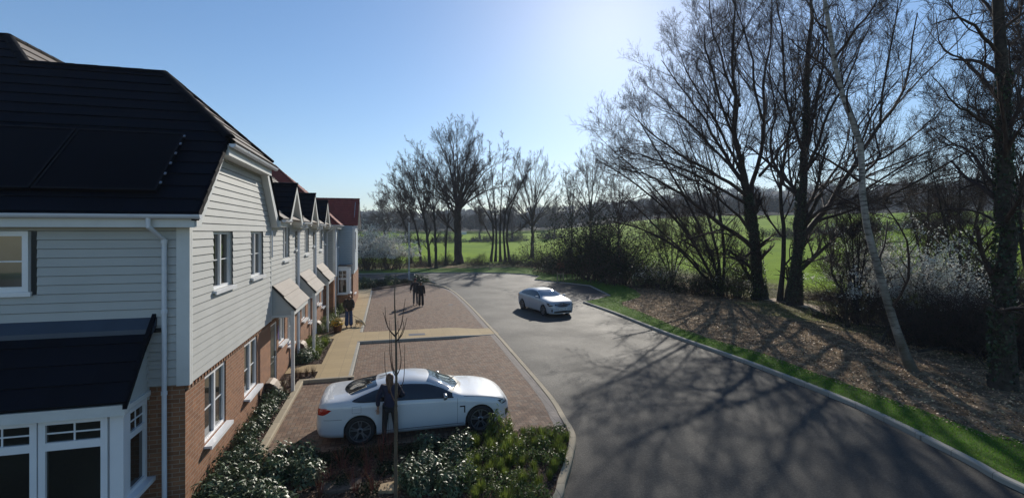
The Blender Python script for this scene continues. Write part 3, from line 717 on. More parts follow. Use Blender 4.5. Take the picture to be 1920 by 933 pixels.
# ---------------------------------------------------------------- terraced row
starts=[5.98,10.25,14.72,19.15]
labs=['first terraced house beyond the near house, with porch canopy over a dark door','middle terraced house of the three, its canopy between two others','last terraced house before the red roofed end house']
WX=-.01
Wt=Wall((WX,0,0),(0,1,0),(1,0,0))
REV=5.26; RO=.33
for i in range(3):
    a,b=starts[i],starts[i+1]; c=a+2.2
    H=thing('terraced_house',labs[i],'house',(WX,a,0),0,'terraced houses in the row')
    dz=2.08
    door=(a+.30,a+1.16,.12,dz); win=(a+1.42,a+2.42,1.22,2.10)
    uw=(c-.55,c+.55,SB+BH*11.5,SB+BH*19.4); nw=(a+.55+3.55,a+.9+3.55,SB+BH*13.5,SB+BH*18.5) if i<2 else (a+3.55,a+3.95,SB+BH*13.5,SB+BH*18.5)
    nw=(min(nw[0],b-.55),min(nw[1],b-.15),nw[2],nw[3])
    gw=(b-1.45,b-.55,.85,2.1)
    mb=MB(); Wt.panel(mb,a,b,0,SB,[door,win,gw],-.03,.12); mb.build('brick_wall',M['brick'],H)
    mb=MB(); y=a+.04
    while y<b-.1: Wt.obox(mb,y,y+.075,SB-.105,SB-.02,-.03,.012); y+=.155
    mb.build('dentil_course',M['brick'],H)
    mb=MB(); Wt.obox(mb,a,b,SB-.02,SB-.001,-.03,.03); mb.build('soldier_course',M['brick_dark'],H)
    mb=MB()
    def ext(z,a=a,b=b): return (a+.01,b-.02)
    Wt.boards(mb,SB,SB+BH*20,ext,[uw,nw])
    GA=REV+1.13
    Wt.boards(mb,SB+BH*20,GA,lambda z,c=c:(c-max(0,GA-.05-z)*.98,c+max(0,GA-.05-z)*.98))
    for o in (uw,nw): Wt.reveal(mb,o,.045,.14)
    mb.build('boarding',M['siding'],H)
    Wt.window(H,uw,.08,.045,2,None,[(.46,.54,'h')],.075,.06); Wt.window(H,nw,.08,.045,1,None,[],.075,.05)
    Wt.window(H,win,.06,-.03,2,None,[],.12,.06); Wt.window(H,gw,.06,-.03,2,None,[(.45,.5,'h')],.12,.06)
    # door
    mb=MB(); Wt.obox(mb,door[0]+.05,door[1]-.05,.13,dz-.06,-.12,-.08)
    for zz0,zz1 in ((.25,.85),(1.0,1.85)): Wt.obox(mb,door[0]+.2,door[1]-.2,zz0,zz1,-.085,-.068)
    dd=mb.build('door',pm('door_paint',(.018,.03,.028),.35) if i==0 else bpy.data.materials['door_paint'],H)
    mb=MB(); Wt.obox(mb,door[1]-.17,door[1]-.13,1.0,1.16,-.08,-.03); Wt.obox(mb,door[0]+.36,door[0]+.6,.98,1.02,-.08,-.05); mb.build('handle',M['chrome'],dd)
    mb=MB(); Wt.obox(mb,door[0],door[0]+.05,.1,dz,-.13,-.05); Wt.obox(mb,door[1]-.05,door[1],.1,dz,-.13,-.05); Wt.obox(mb,door[0]+.05,door[1]-.05,dz-.06,dz,-.13,-.052); mb.build('door_frame',M['upvc'],H)
    mb=MB(); Wt.obox(mb,door[0]-.05,door[1]+.1,0.0,.12,-.1,.25); mb.build('doorstep',M['kerb_s'],H)
    # roof, gablet
    rx=-2.7; rzz=REV+(RO-WX-rx)*.84; cpy=(1.13)/.84
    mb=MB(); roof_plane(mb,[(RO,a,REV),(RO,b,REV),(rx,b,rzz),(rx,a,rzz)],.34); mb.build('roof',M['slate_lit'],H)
    mb=MB(); ridge_tiles(mb,(rx,a,rzz+.03),(rx,b,rzz+.03)); mb.build('ridge_tiles',M['slate'],H)
    gx=RO+.06; gh=GA+.12; hw=1.2; bx=gx-(gh-REV)/.84-.1
    # near and far slopes of the gablet
    mb=MB()
    roof_plane(mb,[(bx+ .1+(gh-REV)/.84,c-hw,gh-hw*1.0),(gx,c-hw,gh-hw*1.0),(gx,c,gh),(bx,c,gh)][:],.3,.02,.02) if False else None
    zl=gh-hw
    roof_plane(mb,[(gx-.4,c-hw,zl),(gx,c-hw,zl),(gx,c,gh),(bx,c,gh),],.26,.022,.03)
    roof_plane(mb,[(gx,c+hw,zl),(gx-.4,c+hw,zl),(bx,c,gh),(gx,c,gh)],.26,.022,.03)
    gr=mb.build('gablet_roof',M['slate'],H)
    mb=MB(); ridge_tiles(mb,(gx,c,gh+.015),(bx,c,gh+.015),.08); mb.build('gablet_ridge',M['slate'],H)
    mb=MB()
    for s in (-1,1):
        mb.prism([(WX+.05,c,gh-.02),(WX+.05,c+s*hw,zl-.02),(WX+.05,c+s*hw,zl-.17),(WX+.05,c+s*(hw-.2),zl-.17),(WX+.05,c,gh-.24)],(gx-WX-.06,0,0))
    mb.build('gablet_barge_board',M['trim'],H)
    mb=MB()
    for (y0,y1) in ((a+.02,c-hw-.0),(c+hw,b-.02)):
        mb.box(WX+.05,RO-.03,y0,y1,REV-.2,REV-.02)
    mb.build('fascia',M['trim'],H)
    for (y0,y1) in ((a+.02,c-hw-.0),(c+hw,b-.02)):
        mb=MB(); gutter(mb,(RO,y0,REV),(RO,y1,REV),(1,0,0)); mb.build('gutter',M['pipe'],H)
    dpy=b-.22 if i<2 else b-.15
    downpipe(H,[(RO+.06,dpy,REV-.05),(RO+.06,dpy,REV-.16),(WX+.11,dpy,REV-.4),(WX+.11,dpy,.1)],.036,[(WX+.11,dpy,4.2),(WX+.11,dpy,3.0),(WX+.11,dpy,2.2)])
    if i<2: downpipe(H,[(WX+.11,dpy+.13,REV-.3),(WX+.11,dpy+.13,.1)],.045)
    # porch canopy
    cn=thing('x','','x'); bpy.data.objects.remove(cn)
    y0,y1=a+.1,a+2.62; z0,z1=2.54,3.28; xo=.68
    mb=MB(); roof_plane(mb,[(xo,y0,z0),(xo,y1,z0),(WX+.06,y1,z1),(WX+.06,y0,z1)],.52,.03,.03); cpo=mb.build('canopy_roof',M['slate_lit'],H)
    cpo['label']='lean-to canopy of pale tiles over the front door'
    for yy in (y0+.03,y1-.07):
        mb=MB(); mb.prism([(WX+.05,yy,z0-.14),(xo-.06,yy,z0-.14),(xo-.03,yy,z0-.0),(WX+.05,yy,z1-.03)],(0,.04,0))
        if yy<y0+.05: Wq=Wall((WX,y0+.03,0),(1,0,0),(0,-1,0)); Wq.boards(mb,z0+.0,z1-.1,lambda z:(.05,max(.06,(z1-.06-z)/(z1-z0)*.62)),(),.13,.0,.014)
        mb.build('canopy_cheek',M['siding'],cpo)
    mb=MB(); mb.prism([(WX+.05,y0-.012,z1+.05),(xo+.02,y0-.012,z0+.05),(xo+.02,y0-.012,z0-.03),(WX+.05,y0-.012,z1-.03)],(0,.03,0)); mb.build('canopy_verge',M['black'],cpo)
    mb=MB(); mb.box(xo-.12,xo-.02,y0+.0,y1-.0,z0-.14,z0-.02); mb.box(WX+.05,xo-.12,y0+.015,y0+.1,z0-.2,z0-.14); mb.build('canopy_beam',M['trim'],cpo)
    mb=MB(); mb.box(xo-.12,xo-.03,y0+.02,y0+.11,.1,z0-.14); mb.build('canopy_post',M['trim'],cpo)
# purple notice by the first door
mb=MB(); Wt.obox(mb,7.22,7.36,1.45,1.9,-.025,-.015); tag(mb.build('notice_board',pm('notice_purple',(.10,.07,.25),.4),loc=(WX,7.3,1.6)),'small purple notice fixed to the brick beside the first dark door','notice')
# brick end houses: party block
mb=MB(); mb.box(-6,-.13,DY,19.1,0,REV-.3)
# ---------------------------------------------------------------- red roofed end house
hR=thing('end_house','far end house with red tiled roof, pale blue boarding and a ground floor bay','house',(0,19.2,0))
ya,yb,yc=19.2,22.1,26.2; xa,xb=.44,1.30; EZ=5.3
W1=Wall((0,ya,0),(1,0,0),(0,-1,0)); W2=Wall((xa,ya,0),(0,1,0),(1,0,0)); W3=Wall((xa,yb,0),(1,0,0),(0,-1,0)); W4=Wall((xb,yb,0),(0,1,0),(1,0,0))
mb=MB(); W1.panel(mb,-.06,xa,0,SB); W2.panel(mb,0,yb-ya,0,SB); W3.panel(mb,0,xb-xa,0,SB); W4.panel(mb,0,yc-yb,0,SB); mb.box(-7,xb,yc-.05,yc+1.6,0,SB); mb.build('brick_wall',M['brick'],hR)
mb=MB(); w2o=(1.3,2.0,SB+BH*12,SB+BH*18); w4o=(.9,1.9,SB+BH*10,SB+BH*18)
W1.boards(mb,SB,EZ,lambda z:(-.06,xa-.05)); mb.build('front_boarding',M['siding'],hR)
mb=MB(); W2.boards(mb,SB,EZ,lambda z:(.05,yb-ya),[w2o]); W3.boards(mb,SB,EZ,lambda z:(.0,xb-xa-.05)); W4.boards(mb,SB,EZ,lambda z:(.05,yc-yb),[w4o])
W4.boards(mb,EZ,EZ+1.6,lambda z:(max(0,(z-EZ)),max(0,4.-(z-EZ))))
for W_,o in ((W2,w2o),(W4,w4o)): W_.reveal(mb,o,.045,.14)
mb.build('blue_boarding',M['siding_blue'],hR)['label']='pale blue boarded walls of the end house'
W2.window(hR,w2o,.06,.045,1,None,[(.5,.52,'h')],.07,.05); W4.window(hR,w4o,.06,.045,1,None,[],.07,.05)
mb=MB()
for (x,y) in ((xa,ya),(xb,yb)): mb.box(x-.05,x+.06,y-.06,y+.05,SB,EZ-.05)
mb.box(-.02,xa-.05,ya-.075,ya-.02,SB-.09,SB); mb.build('corner_board',M['trim'],hR)
W4.window(hR,(.9,1.9,.9,2.05),.05,0,1,None,[],.1,.06)
# roof
tn=.9; e0=.72; hp=4.15; yA=ya-.3; az=EZ+hp*tn
mb=MB()
roof_plane(mb,[(-9,yA,EZ),(e0,yA,EZ),(e0-hp,yA+hp,az),(-9,yA+hp,az)],.2,.015)
rr=MB(); roof_plane(rr,[(e0,yA,EZ),(e0,yA+2*hp,EZ),(e0-hp,yA+hp,az)],.2,.015); rr.build('hip_roof',M['redtile'],hR)
wr=24.1; wz=EZ+1.95*.92
roof_plane(mb,[(-1.5,wr-1.95,EZ+.02),(xb+.28,wr-1.95,EZ+.02),(xb+.28,wr,wz),(-1.5,wr,wz)],.2,.015)
roof_plane(mb,[(xb+.28,wr+1.95,EZ+.02),(-1.5,wr+1.95,EZ+.02),(-1.5,wr,wz),(xb+.28,wr,wz)],.2,.015)
mb.build('roof',M['redtile'],hR)
mb=MB(); ridge_tiles(mb,(e0,yA,EZ+.02),(e0-hp,yA+hp,az+.02),.09); ridge_tiles(mb,(e0-hp,yA+hp,az+.02),(-9,yA+hp,az+.02),.09); ridge_tiles(mb,(xb+.28,wr,wz+.02),(-1.4,wr,wz+.02),.08); mb.build('ridge_tiles',M['redtile'],hR)
mb=MB(); mb.box(-.1,e0-.04,yA+.04,ya-.02,EZ-.2,EZ-.02); mb.box(xa+.05,e0-.04,ya-.02,yb-.2,EZ-.2,EZ-.02); mb.box(e0-.3,xb+.25,wr-1.93,yb-.01,EZ-.18,EZ-.02)
for s in (-1,1): mb.prism([(xb+.06,wr,wz-.02),(xb+.06,wr+s*1.95,EZ-.02),(xb+.06,wr+s*1.95,EZ-.17),(xb+.06,wr,wz-.22)],(.19,0,0))
mb.build('fascia',M['trim'],hR)
mb=MB(); gutter(mb,(-.1,yA,EZ),(e0,yA,EZ),(0,-1,0),.05); gutter(mb,(e0,yA,EZ),(e0,yb-.3,EZ),(1,0,0),.05); mb.build('gutter',M['pipe'],hR)
downpipe(hR,[(xa+.1,ya-.06,EZ-.1),(xa+.1,ya-.12,EZ-.4),(xa+.1,ya-.12,.1)],.035)
downpipe(hR,[(xb+.1,yb-.1,EZ-.1),(xb+.1,yb-.1,2.5)],.03)
# ground floor bay of the end house
by0=yb-.95; bx1=1.16
mb=MB(); mb.prism([(xa+.01,yb,0),(xa+.01,by0,0),(bx1-.15,by0,0),(bx1,by0+.2,0),(bx1,yb,0)],(0,0,1.12)); mb.build('bay_plinth',M['brick'],hR)
mb=MB(); Wb2=Wall((xa,by0,0),(1,0,0),(0,-1,0))
wo=Wb2.window(hR,(.03,.58,1.16,2.6),.0,0,1,.62,[(.64,.95,'+')],.08,.06)
Wb3=Wall((bx1,by0,0),(0,1,0),(1,0,0)); Wb3.window(hR,(.2,.93,1.16,2.6),.0,0,1,.62,[],.08,.06)
mb=MB(); mb.prism([(xa+.02,yb,2.6),(xa+.02,by0,2.6),(bx1-.12,by0,2.6),(bx1,by0+.15,2.6),(bx1,yb,2.6)],(0,0,.22)); mb.box(bx1-.14,bx1-.01,by0+.01,by0+.2,1.12,2.6); mb.build('bay_surround',M['upvc'],hR)
mb=MB(); mb.prism([(xa+.03,yb,2.82),(xa+.03,by0-.08,2.82),(bx1+.12,by0-.08,2.82),(bx1+.12,yb,2.82)],(0,0,.06)); mb.build('bay_roof',M['lead'],hR)
mb=MB(); mb.box(-9,xa-.4,ya+.3,yc,0,EZ-.25); mb.box(-9,xb-.4,yb+.3,yc-.05,0,EZ-.25); mb.build('inner_wall',M['trim'],hR)
# meter boxes beside the doors
proto=None
for i,(y,l) in enumerate([(5.5,'brown box with a sloping pale lid against the near house wall'),(10.55,'brown box with a sloping pale lid below the second canopy post'),(15.0,'brown box with a sloping pale lid at the third canopy, farthest of its kind')]):
    if proto is None:
        t=thing('meter_box',l,'meter box',(0,y,.06),0,'gas meter boxes along the house fronts'); mb=MB(); mb.prism([(0,0,0),(.3,0,0),(.34,0,.12),(.2,0,.42),(.0,0,.5)],(0,.5,0)); mb.build('box',pm('meter_brown',(.09,.05,.03),.7),t,local=True)
        mb=MB(); mb.prism([(-.0,-.015,.505),(.1,-.015,.5),(.2,-.015,.44),(.36,-.015,.12),(.375,-.015,.13),(.215,-.015,.46),(.11,-.015,.525),(0,-.015,.53)],(0,.53,0)); mb.build('lid',pm('meter_lid',(.33,.26,.2),.6),t,local=True); proto=t
    else:
        t=copy_tree(proto); t.location=(0,y,.06); t['label']=l
# lamp post
lx,ly=P(767,527); L=thing('lamp_post','pale grey street lamp post standing in the far planting bed','street lamp',(lx,ly,0))
mb=MB(); mb.lathe([(.0,0),(.09,0),(.09,.9),(.055,1.0),(.05,5.75),(0,5.75)],12); mb.build('post',pm('galvanised',(.42,.44,.46),.45,metal=.2),L,local=True,smooth=False)
mb=MB(); mb.box(-.09,.09,-.45,.12,5.75,5.82); mb.box(-.07,.07,-.42,-.1,5.72,5.75); mb.build('lamp_head',pm('lamp_grey',(.4,.41,.42),.5),L,local=True,bevel=.01)
# ---------------------------------------------------------------- planting beds
cur=[p for p in lk if p[1]<1.75 and p[0]>2]
frontbed=[(.02,-8),(.02,1.84),(.56,1.84),(.56,1.745),(7.3,1.745)]+[(x-.16,y) for x,y in cur[::-1]]+[(cur[0][0]-.2,-8)]
sheet('planting_bed',frontbed,.07,M['soil'])
wallbed=[(-.03,1.84),(-.03,8.08),(1.05,8.08),(1.05,7.28),(.57,7.28),(.57,1.84)]
sheet('planting_bed',wallbed,.074,M['soil'])
bed2=[(-.03,9.07),(1.05,9.07),(1.05,13.28),(-.03,13.28)]; sheet('planting_bed',bed2,.088,M['soil'])
bed3=[(-.03,14.32),(1.05,14.32),(1.05,17.88),(-.03,17.88)]; sheet('planting_bed',bed3,.088,M['soil'])
fbk=[p for p in lk if p[1]>32.5][-9:]
pA,pB,pC=P(668,548,.1),P(668,526,.1),P(800,527,.1)
farbed=[(1.35,pe+.1),(2.2,pe+.1)]+[(p[0],p[1]+.16) for p in lk[::-1] if p[0]<8 and p[1]>30 and p[0]>2.3]+[P(815,531,.1),P(790,526,.1),(2.,38.2),(-8,39.),(-8,pe+.1)]
sheet('planting_bed',farbed,.09,M['soil'])
kerb('kerb',[P(815,531),P(790,525.5),(2.,38.4),(-12,39.2)],.1,.12,M['kerb'],1)
def chips(name,poly,n,z,seed,size=.045):
    p=scatter_in(poly,n,seed,near=False); o=flats(name,p,np.full(len(p),z),size,M['chip'],seed); tag(o,'brown bark mulch chips spread over a planting bed','bark mulch',kind='stuff')
chips('bark_mulch',[(.02,-3)]+frontbed[1:-1]+[(6.5,-3)],9000,.082,31); chips('bark_mulch',wallbed,2600,.086,32); chips('bark_mulch',bed2,1800,.1,33); chips('bark_mulch',bed3,1200,.1,34)
# stone slabs lying in the front bed
x,y=P(640,910,.1); mb=MB(); mb.box(-.36,.36,-.2,.2,-.03,.035); o=mb.build('stone_slab',pm('slab_brown',(.10,.075,.055),.9,.3,20,bump=.6),local=True,bevel=.012); o.location=(x,y,.09); tag(o,'flat grey brown slab lying among red stems in the front bed','stone slab')
x,y=P(730,914,.1); mb=MB(); mb.prism([(-.2,-.1,-.03),(.1,-.16,-.03),(.24,.02,-.03),(.1,.18,-.03),(-.16,.14,-.03)],(0,0,.07)); o=mb.build('sandstone_piece',pm('sandstone',(.36,.26,.15),.9,.2,12,bump=.6),local=True,bevel=.015); o.location=(x,y,.09); tag(o,'sandy stone piece beside the thin young tree','stone')
def leaf_cloud(rg,n,R,size,asp=.4,shell=.5,up=.3,z0=0,lump=.25,fold=.12):
    """n leaf quads through a lumpy dome of radii R"""
    u=rg.randn(n,3); u/=np.linalg.norm(u,axis=1)[:,None]; u[:,2]=np.abs(u[:,2])*1.0
    r=(shell+(1-shell)*rg.rand(n))**.6*(1+lump*np.sin(u[:,0]*5+2)*np.cos(u[:,1]*6+u[:,2]*4))
    c=u*r[:,None]*np.array(R); c[:,2]+=z0
    nr=u+rg.randn(n,3)*.7; nr[:,2]+=up; nr/=np.linalg.norm(nr,axis=1)[:,None]
    t=np.cross(nr,rg.randn(n,3)); t/=np.linalg.norm(t,axis=1)[:,None]; b=np.cross(nr,t); s=(size*(.55+.9*rg.rand(n)))[:,None]
    V=np.stack([c-t*s*.5,c-b*s*asp*.5+nr*s*fold,c+t*s*.5,c+b*s*asp*.5+nr*s*fold],1).reshape(-1,3)
    return V,np.arange(4*n).reshape(-1,4)
def strap_tuft(rg,n,h,spread,wd,droop=.4):
    a=rg.rand(n)*6.28; L=h*(.6+.6*rg.rand(n)); s=spread*(.2+.8*rg.rand(n)); r0=rg.rand(n)*.05*h/.3
    ca,sa=np.cos(a),np.sin(a); rows=[]
    for t in (0,.5,1.):
        rr=r0+s*t**1.3; z=L*t-droop*s*t*t
        w_=wd*(1-t*.85); rows.append([np.stack([ca*rr-sa*w_,sa*rr+ca*w_,z],1),np.stack([ca*rr+sa*w_,sa*rr-ca*w_,z],1)])
    V=np.stack([rows[0][0],rows[0][1],rows[1][0],rows[1][1],rows[2][0],rows[2][1]],1).reshape(-1,3); k=np.arange(n)[:,None]*6
    F=np.concatenate([k+np.array([[0,1,3,2]]),k+np.array([[2,3,5,4]])])
    return V,F
def stems(rg,n,h,spread,r,top=.4):
    mb=MB()
    for i in range(n):
        a=rg.rand()*6.28; s=spread*(.2+rg.rand()); hh=h*(.6+.5*rg.rand()); b=rg.rand()*.12
        mb.tube([(math.cos(a)*b*.3,math.sin(a)*b*.3,-.02),(math.cos(a)*(s*.4),math.sin(a)*(s*.4),hh*.5),(math.cos(a+.1)*s,math.sin(a+.1)*s,hh)],[r,r*.8,r*top],4,False)
    return mb
LM={'laurel':pm('laurel_leaf',(.085,.12,.06),.42,.3,6,.4,island=.5,trans=.15,col2=(.03,.055,.02)),
    'green':pm('shrub_leaf',(.11,.16,.03),.45,.3,6,.5,island=.5,trans=.3),
    'dark':pm('dark_leaf',(.02,.034,.012),.75,.3,6,.15,island=.5,trans=.05),
    'lime':pm('lime_leaf',(.17,.225,.04),.5,.3,6,.4,island=.45,trans=.5),
    'brown':pm('brown_stem',(.16,.10,.055),.7,.3,6,.3,island=.5),
    'red':pm('red_stem',(.15,.04,.02),.5,.3,6,.4,island=.4),
    'white':pm('blossom',(.85,.84,.78),.6,.05,island=.2,trans=.5),
    'yellow':pm('yellow_flower',(.75,.45,.02),.5,.1,island=.2,trans=.2),
    'rust':pm('rust_leaf',(.16,.06,.03),.6,.3,island=.5,trans=.2)}
rg=np.random.RandomState(11)
def proto_plant(kind,seed):
    rg=np.random.RandomState(seed)
    if kind=='laurel': return 'laurel_shrub',[('foliage',leaf_cloud(rg,620,(.3,.3,.36),.075,.40,.3,.5,.04,.3),'laurel')],stems(rg,7,.3,.15,.008)
    if kind=='round': return 'round_shrub',[('foliage',leaf_cloud(rg,900,(.34,.34,.55),.05,.5,.5,.3,.05,.08),'green')],stems(rg,5,.3,.1,.01)
    if kind=='lime': return 'leafy_perennial',[('foliage',strap_tuft(rg,190,.34,.17,.010,.4),'lime')],stems(rg,8,.28,.12,.005)
    if kind=='green': return 'evergreen_perennial',[('foliage',leaf_cloud(rg,420,(.28,.28,.36),.07,.3,.3,.2,.0,.3),'green')],stems(rg,8,.3,.16,.005)
    if kind=='dark': return 'low_dark_shrub',[('foliage',leaf_cloud(rg,380,(.30,.30,.22),.06,.4,.3,.3,.0,.3),'dark')],stems(rg,6,.2,.16,.005)
    if kind=='brown': return 'brown_grass_tuft',[('foliage',strap_tuft(rg,110,.42,.17,.004,.3),'brown')],None
    if kind=='conifer': return 'upright_conifer',[('foliage',leaf_cloud(rg,1500,(.24,.24,1.25),.06,.4,.5,.6,.05,.1),'dark')],stems(rg,2,1.,.02,.02)
for k_ in ():pass
protos={}
def plant(kind,x,y,z,s,label,cat,group,seed=None,sz=None):
    v=rnd.randint(0,1); key=(kind,v)
    if key not in protos:
        nm,parts,st=proto_plant(kind,hash_(kind)+v); ms=[]
        for pn,(V,F),m in parts: ms.append((pn,np_mesh(pn,V,[F]),LM[m]))
        for q in ms: q[1].materials.append(q[2])
        sm=None
        if st:
            sm=bpy.data.meshes.new('stems'); sm.from_pydata([tuple(q) for q in st.v],[],st.f); sm.materials.append(LM['brown'])
        protos[key]=(nm,ms,sm)
    nm,ms,sm=protos[key]
    t=thing(nm,label,cat,(x,y,z),rnd.uniform(0,6.28),group); t.scale=(s,s,(sz or s)*rnd.uniform(.9,1.12))
    for pn,me,m in ms: o=bpy.data.objects.new(pn,me); COL.objects.link(o); o.parent=t
    if sm: o=bpy.data.objects.new('stems',sm); COL.objects.link(o); o.parent=t
    return t
def hash_(s): return sum(ord(c)*(i+3) for i,c in enumerate(s))
def poisson(poly,n,dmin,seed):
    p=scatter_in(poly,n*12,seed,near=False); out=[]
    for q in p:
        if all((q[0]-o[0])**2+(q[1]-o[1])**2>dmin*dmin for o in out): out.append(q)
        if len(out)>=n: break
    return out
L1='glossy pale leaved laurel shrub in the bed against the near house wall'
for x,y in [(.26,2.35),(.22,2.9),(.3,3.4),(.24,3.95),(.3,4.45),(.22,4.95),(.32,5.4)]: plant('laurel',x,y,.07,.95,L1,'shrub','laurels in the strip along the near wall')
L2='broad pale leaved laurel shrub at the front corner of the near house'
for x,y in poisson([(.15,-2.4),(.15,1.75),(.9,1.6),(1.9,1.2),(2.0,.3),(1.2,-2.4)],22,.4,41): plant('laurel',x,y,.07,1.15,L2,'shrub','laurels at the front house corner')
L3='pale leaved laurel between the young tree and the green plants'
for x,y in poisson([P(775,850),P(870,850),P(880,930),P(780,940),P(760,900)],9,.36,42): plant('laurel',x,y,.07,1.05,L3,'shrub','laurels beside the young tree')
L4='bright green leafy plant in the bed at the curved road kerb'
pg=[P(880,832),P(940,818),P(1062,822),P(1062,850),P(1030,933),P(1015,960),P(870,960),P(865,900)]
for i,(x,y) in enumerate(poisson(pg,64,.22,43)): plant('lime' if i%3 else 'green',x,y,.07,rnd.uniform(.6,1.05),L4,'plant','green plants in the bed at the kerb')
x,y=P(935,815,.07); plant('green',x,y-.1,.07,1.2,'taller green plant standing in front of the front car wheel','plant',None,sz=1.9)
L5='low dark shrub along the edge of the near parking bay'
for i in range(16): plant('dark',.95+i*.31,1.42+rnd.uniform(-.12,.1),.07,rnd.uniform(.6,.95),L5,'shrub','low shrubs along the bay edge')
L6='low dark shrub in the middle of the front bed'
for x,y in poisson([(2.2,-.2),(2.2,1.1),(5.4,1.2),(5.0,.6),(3.4,-.2)],10,.4,47): plant('dark',x,y,.07,.9,L6,'shrub','low shrubs in the front bed')
# red stemmed dogwood
for i,(px,py,s) in enumerate([(690,885,1.),(715,872,1.1),(665,925,.8),(640,880,.8),(700,925,.9),(600,930,.9),(730,860,1.2),(620,905,.7),(655,895,.7)]):
    x,y=P(px,py,.07); t=thing('red_stemmed_shrub','leafless shrub with thin red stems in the front bed','shrub',(x,y,.07),0,'red stemmed shrubs in the front bed')
    st=stems(np.random.RandomState(60+i),22,.60*s,.26,.0035); st.build('stems',LM['red'],t,local=True)
    V,F=leaf_cloud(np.random.RandomState(90+i),90,(.26,.26,.12),.05,.5,.2,.3); mesh_obj('fallen_leaves',np_mesh('fallen_leaves',V,[F]),LM['brown'],t)
# brown grasses by the first doorway
L7='tuft of brown ornamental grass in the bed before the first doorway'
for x,y in [(.45,7.6),(.75,7.7),(.95,7.75),(.3,6.3),(.45,6.7),(.2,6.8),(.42,5.95),(.6,7.45)]: plant('brown',x,y,.08,.8,L7,'grass tuft','brown grasses near the first doorway')
L8='pale leaved laurel beside the first canopy post'
for x,y in [(.16,9.45),(.36,9.8),(.2,10.2),(.45,9.4),(.55,10.)]: plant('laurel',x,y,.09,.95,L8,'shrub','laurels by the first canopy post')
L9='bright leafy perennial in the bed beside the footpath'
for x,y in poisson([(.5,9.7),(.9,9.9),(.95,13.1),(.1,13.1),(.2,10.8)],16,.3,51): plant(rnd.choice(['green','lime']),x,y,.09,rnd.uniform(.8,1.15),L9,'plant','perennials beside the footpath')
L10='rounded yellow green shrub in the bed by the second doorway'
for x,y,s in [(.35,14.8,.8),(.6,15.6,1.0),(.3,16.3,.9),(.75,16.9,.9),(.5,17.6,.8),(.4,19.3,1.),(.8,20.2,1.),(.45,21.0,.9)]: plant('round',x,y,.09,s,L10,'shrub','rounded shrubs by the second doorway')
plant('brown',.9,15.5,.09,1.2,'brown grass tuft in front of the yellow flowers','grass tuft',None)
plant('conifer',.22,20.6,.08,1.1,'dark upright conifer taller of the two against the end house','conifer',None)
plant('conifer',.5,19.9,.08,.8,'dark upright conifer shorter of the two against the end house','conifer',None)
# yellow flowers beside the walker
x,y=P(633,622,.1); t=thing('flower_pot','brown pot of yellow flowers on the footpath edge beside the walker','flower pot',(x,y,.1))
mb=MB(); mb.lathe([(0,0),(.16,0),(.22,.3),(.24,.3),(.24,.35),(.2,.35),(.2,.3),(0,.28)],16); mb.build('pot',pm('terracotta',(.14,.07,.04),.8),t,local=True,smooth=True)
V,F=leaf_cloud(np.random.RandomState(5),120,(.26,.26,.3),.09,.4,.3,.3,.3); mesh_obj('leaves',np_mesh('leaves',V,[F]),LM['green'],t)
V,F=leaf_cloud(np.random.RandomState(6),420,(.3,.34,.34),.045,.9,.6,.6,.35); mesh_obj('flowers',np_mesh('flowers',V,[F]),LM['yellow'],t)
# hedge bed at the far end
L11='low green shrub in the far bed below the lamp post'
for i,(x,y) in enumerate(poisson([(1.4,pe+.6)]+[(p[0]-.3,p[1]+.7) for p in lk[::-1] if 2.3<p[0]<7.3 and p[1]>30]+[P(800,528),(3,37.8),(-3,38.4),(-4,pe+.6)],75,.55,55)):
    plant(['dark','green','laurel','green','dark'][i%5],x,y,.09,rnd.uniform(1.1,1.9),L11,'shrub','shrubs in the far bed')
# ---------------------------------------------------------------- bare trees
def norm(a): return a/np.maximum(np.linalg.norm(a,axis=-1,keepdims=True),1e-9)
def grow(rg,S,Dr,L,r,n,wig,trop,end=.35):
    B=len(S); pts=np.zeros((B,n+1,3)); rad=np.zeros((B,n+1)); pts[:,0]=S; rad[:,0]=r; d=norm(Dr.copy()); st=(L/n)[:,None]
    dr=rg.randn(B,3)*wig*.25
    for i in range(n):
        dr=dr*.6+rg.randn(B,3)*wig*.8; d=norm(d+dr*.5+np.array([0,0,trop])); pts[:,i+1]=pts[:,i]+d*st; rad[:,i+1]=r*(1-(1-end)*(i+1)/n)
    return pts,rad
def spawn(rg,pts,rad,L,c,t0,t1,ang,ratio,rr,up=.0,flat=None):
    B,n1,_=pts.shape; n=n1-1; t=(t0+(t1-t0)*((np.arange(c)[None]+rg.rand(B,c))/c)); f=t*n; i=np.minimum(f.astype(int),n-1); w=f-i; b=np.arange(B)[:,None]
    S=pts[b,i]*(1-w)[...,None]+pts[b,i+1]*w[...,None]; ax=norm(pts[b,i+1]-pts[b,i])
    h=rg.randn(B,c,3); h=norm(h-ax*np.sum(h*ax,-1,keepdims=True)); a=ang*(.65+.7*rg.rand(B,c))[...,None]
    d=ax*np.cos(a)+h*np.sin(a); d[...,2]+=up; d=norm(d)
    Ln=L[:,None]*ratio*(1.15-.65*t)*(.55+.8*rg.rand(B,c)); pr=rad[b,i]*(1-w)+rad[b,i+1]*w
    return S.reshape(-1,3),d.reshape(-1,3),Ln.ravel(),(pr*rr*(.7+.4*rg.rand(B,c))).ravel()
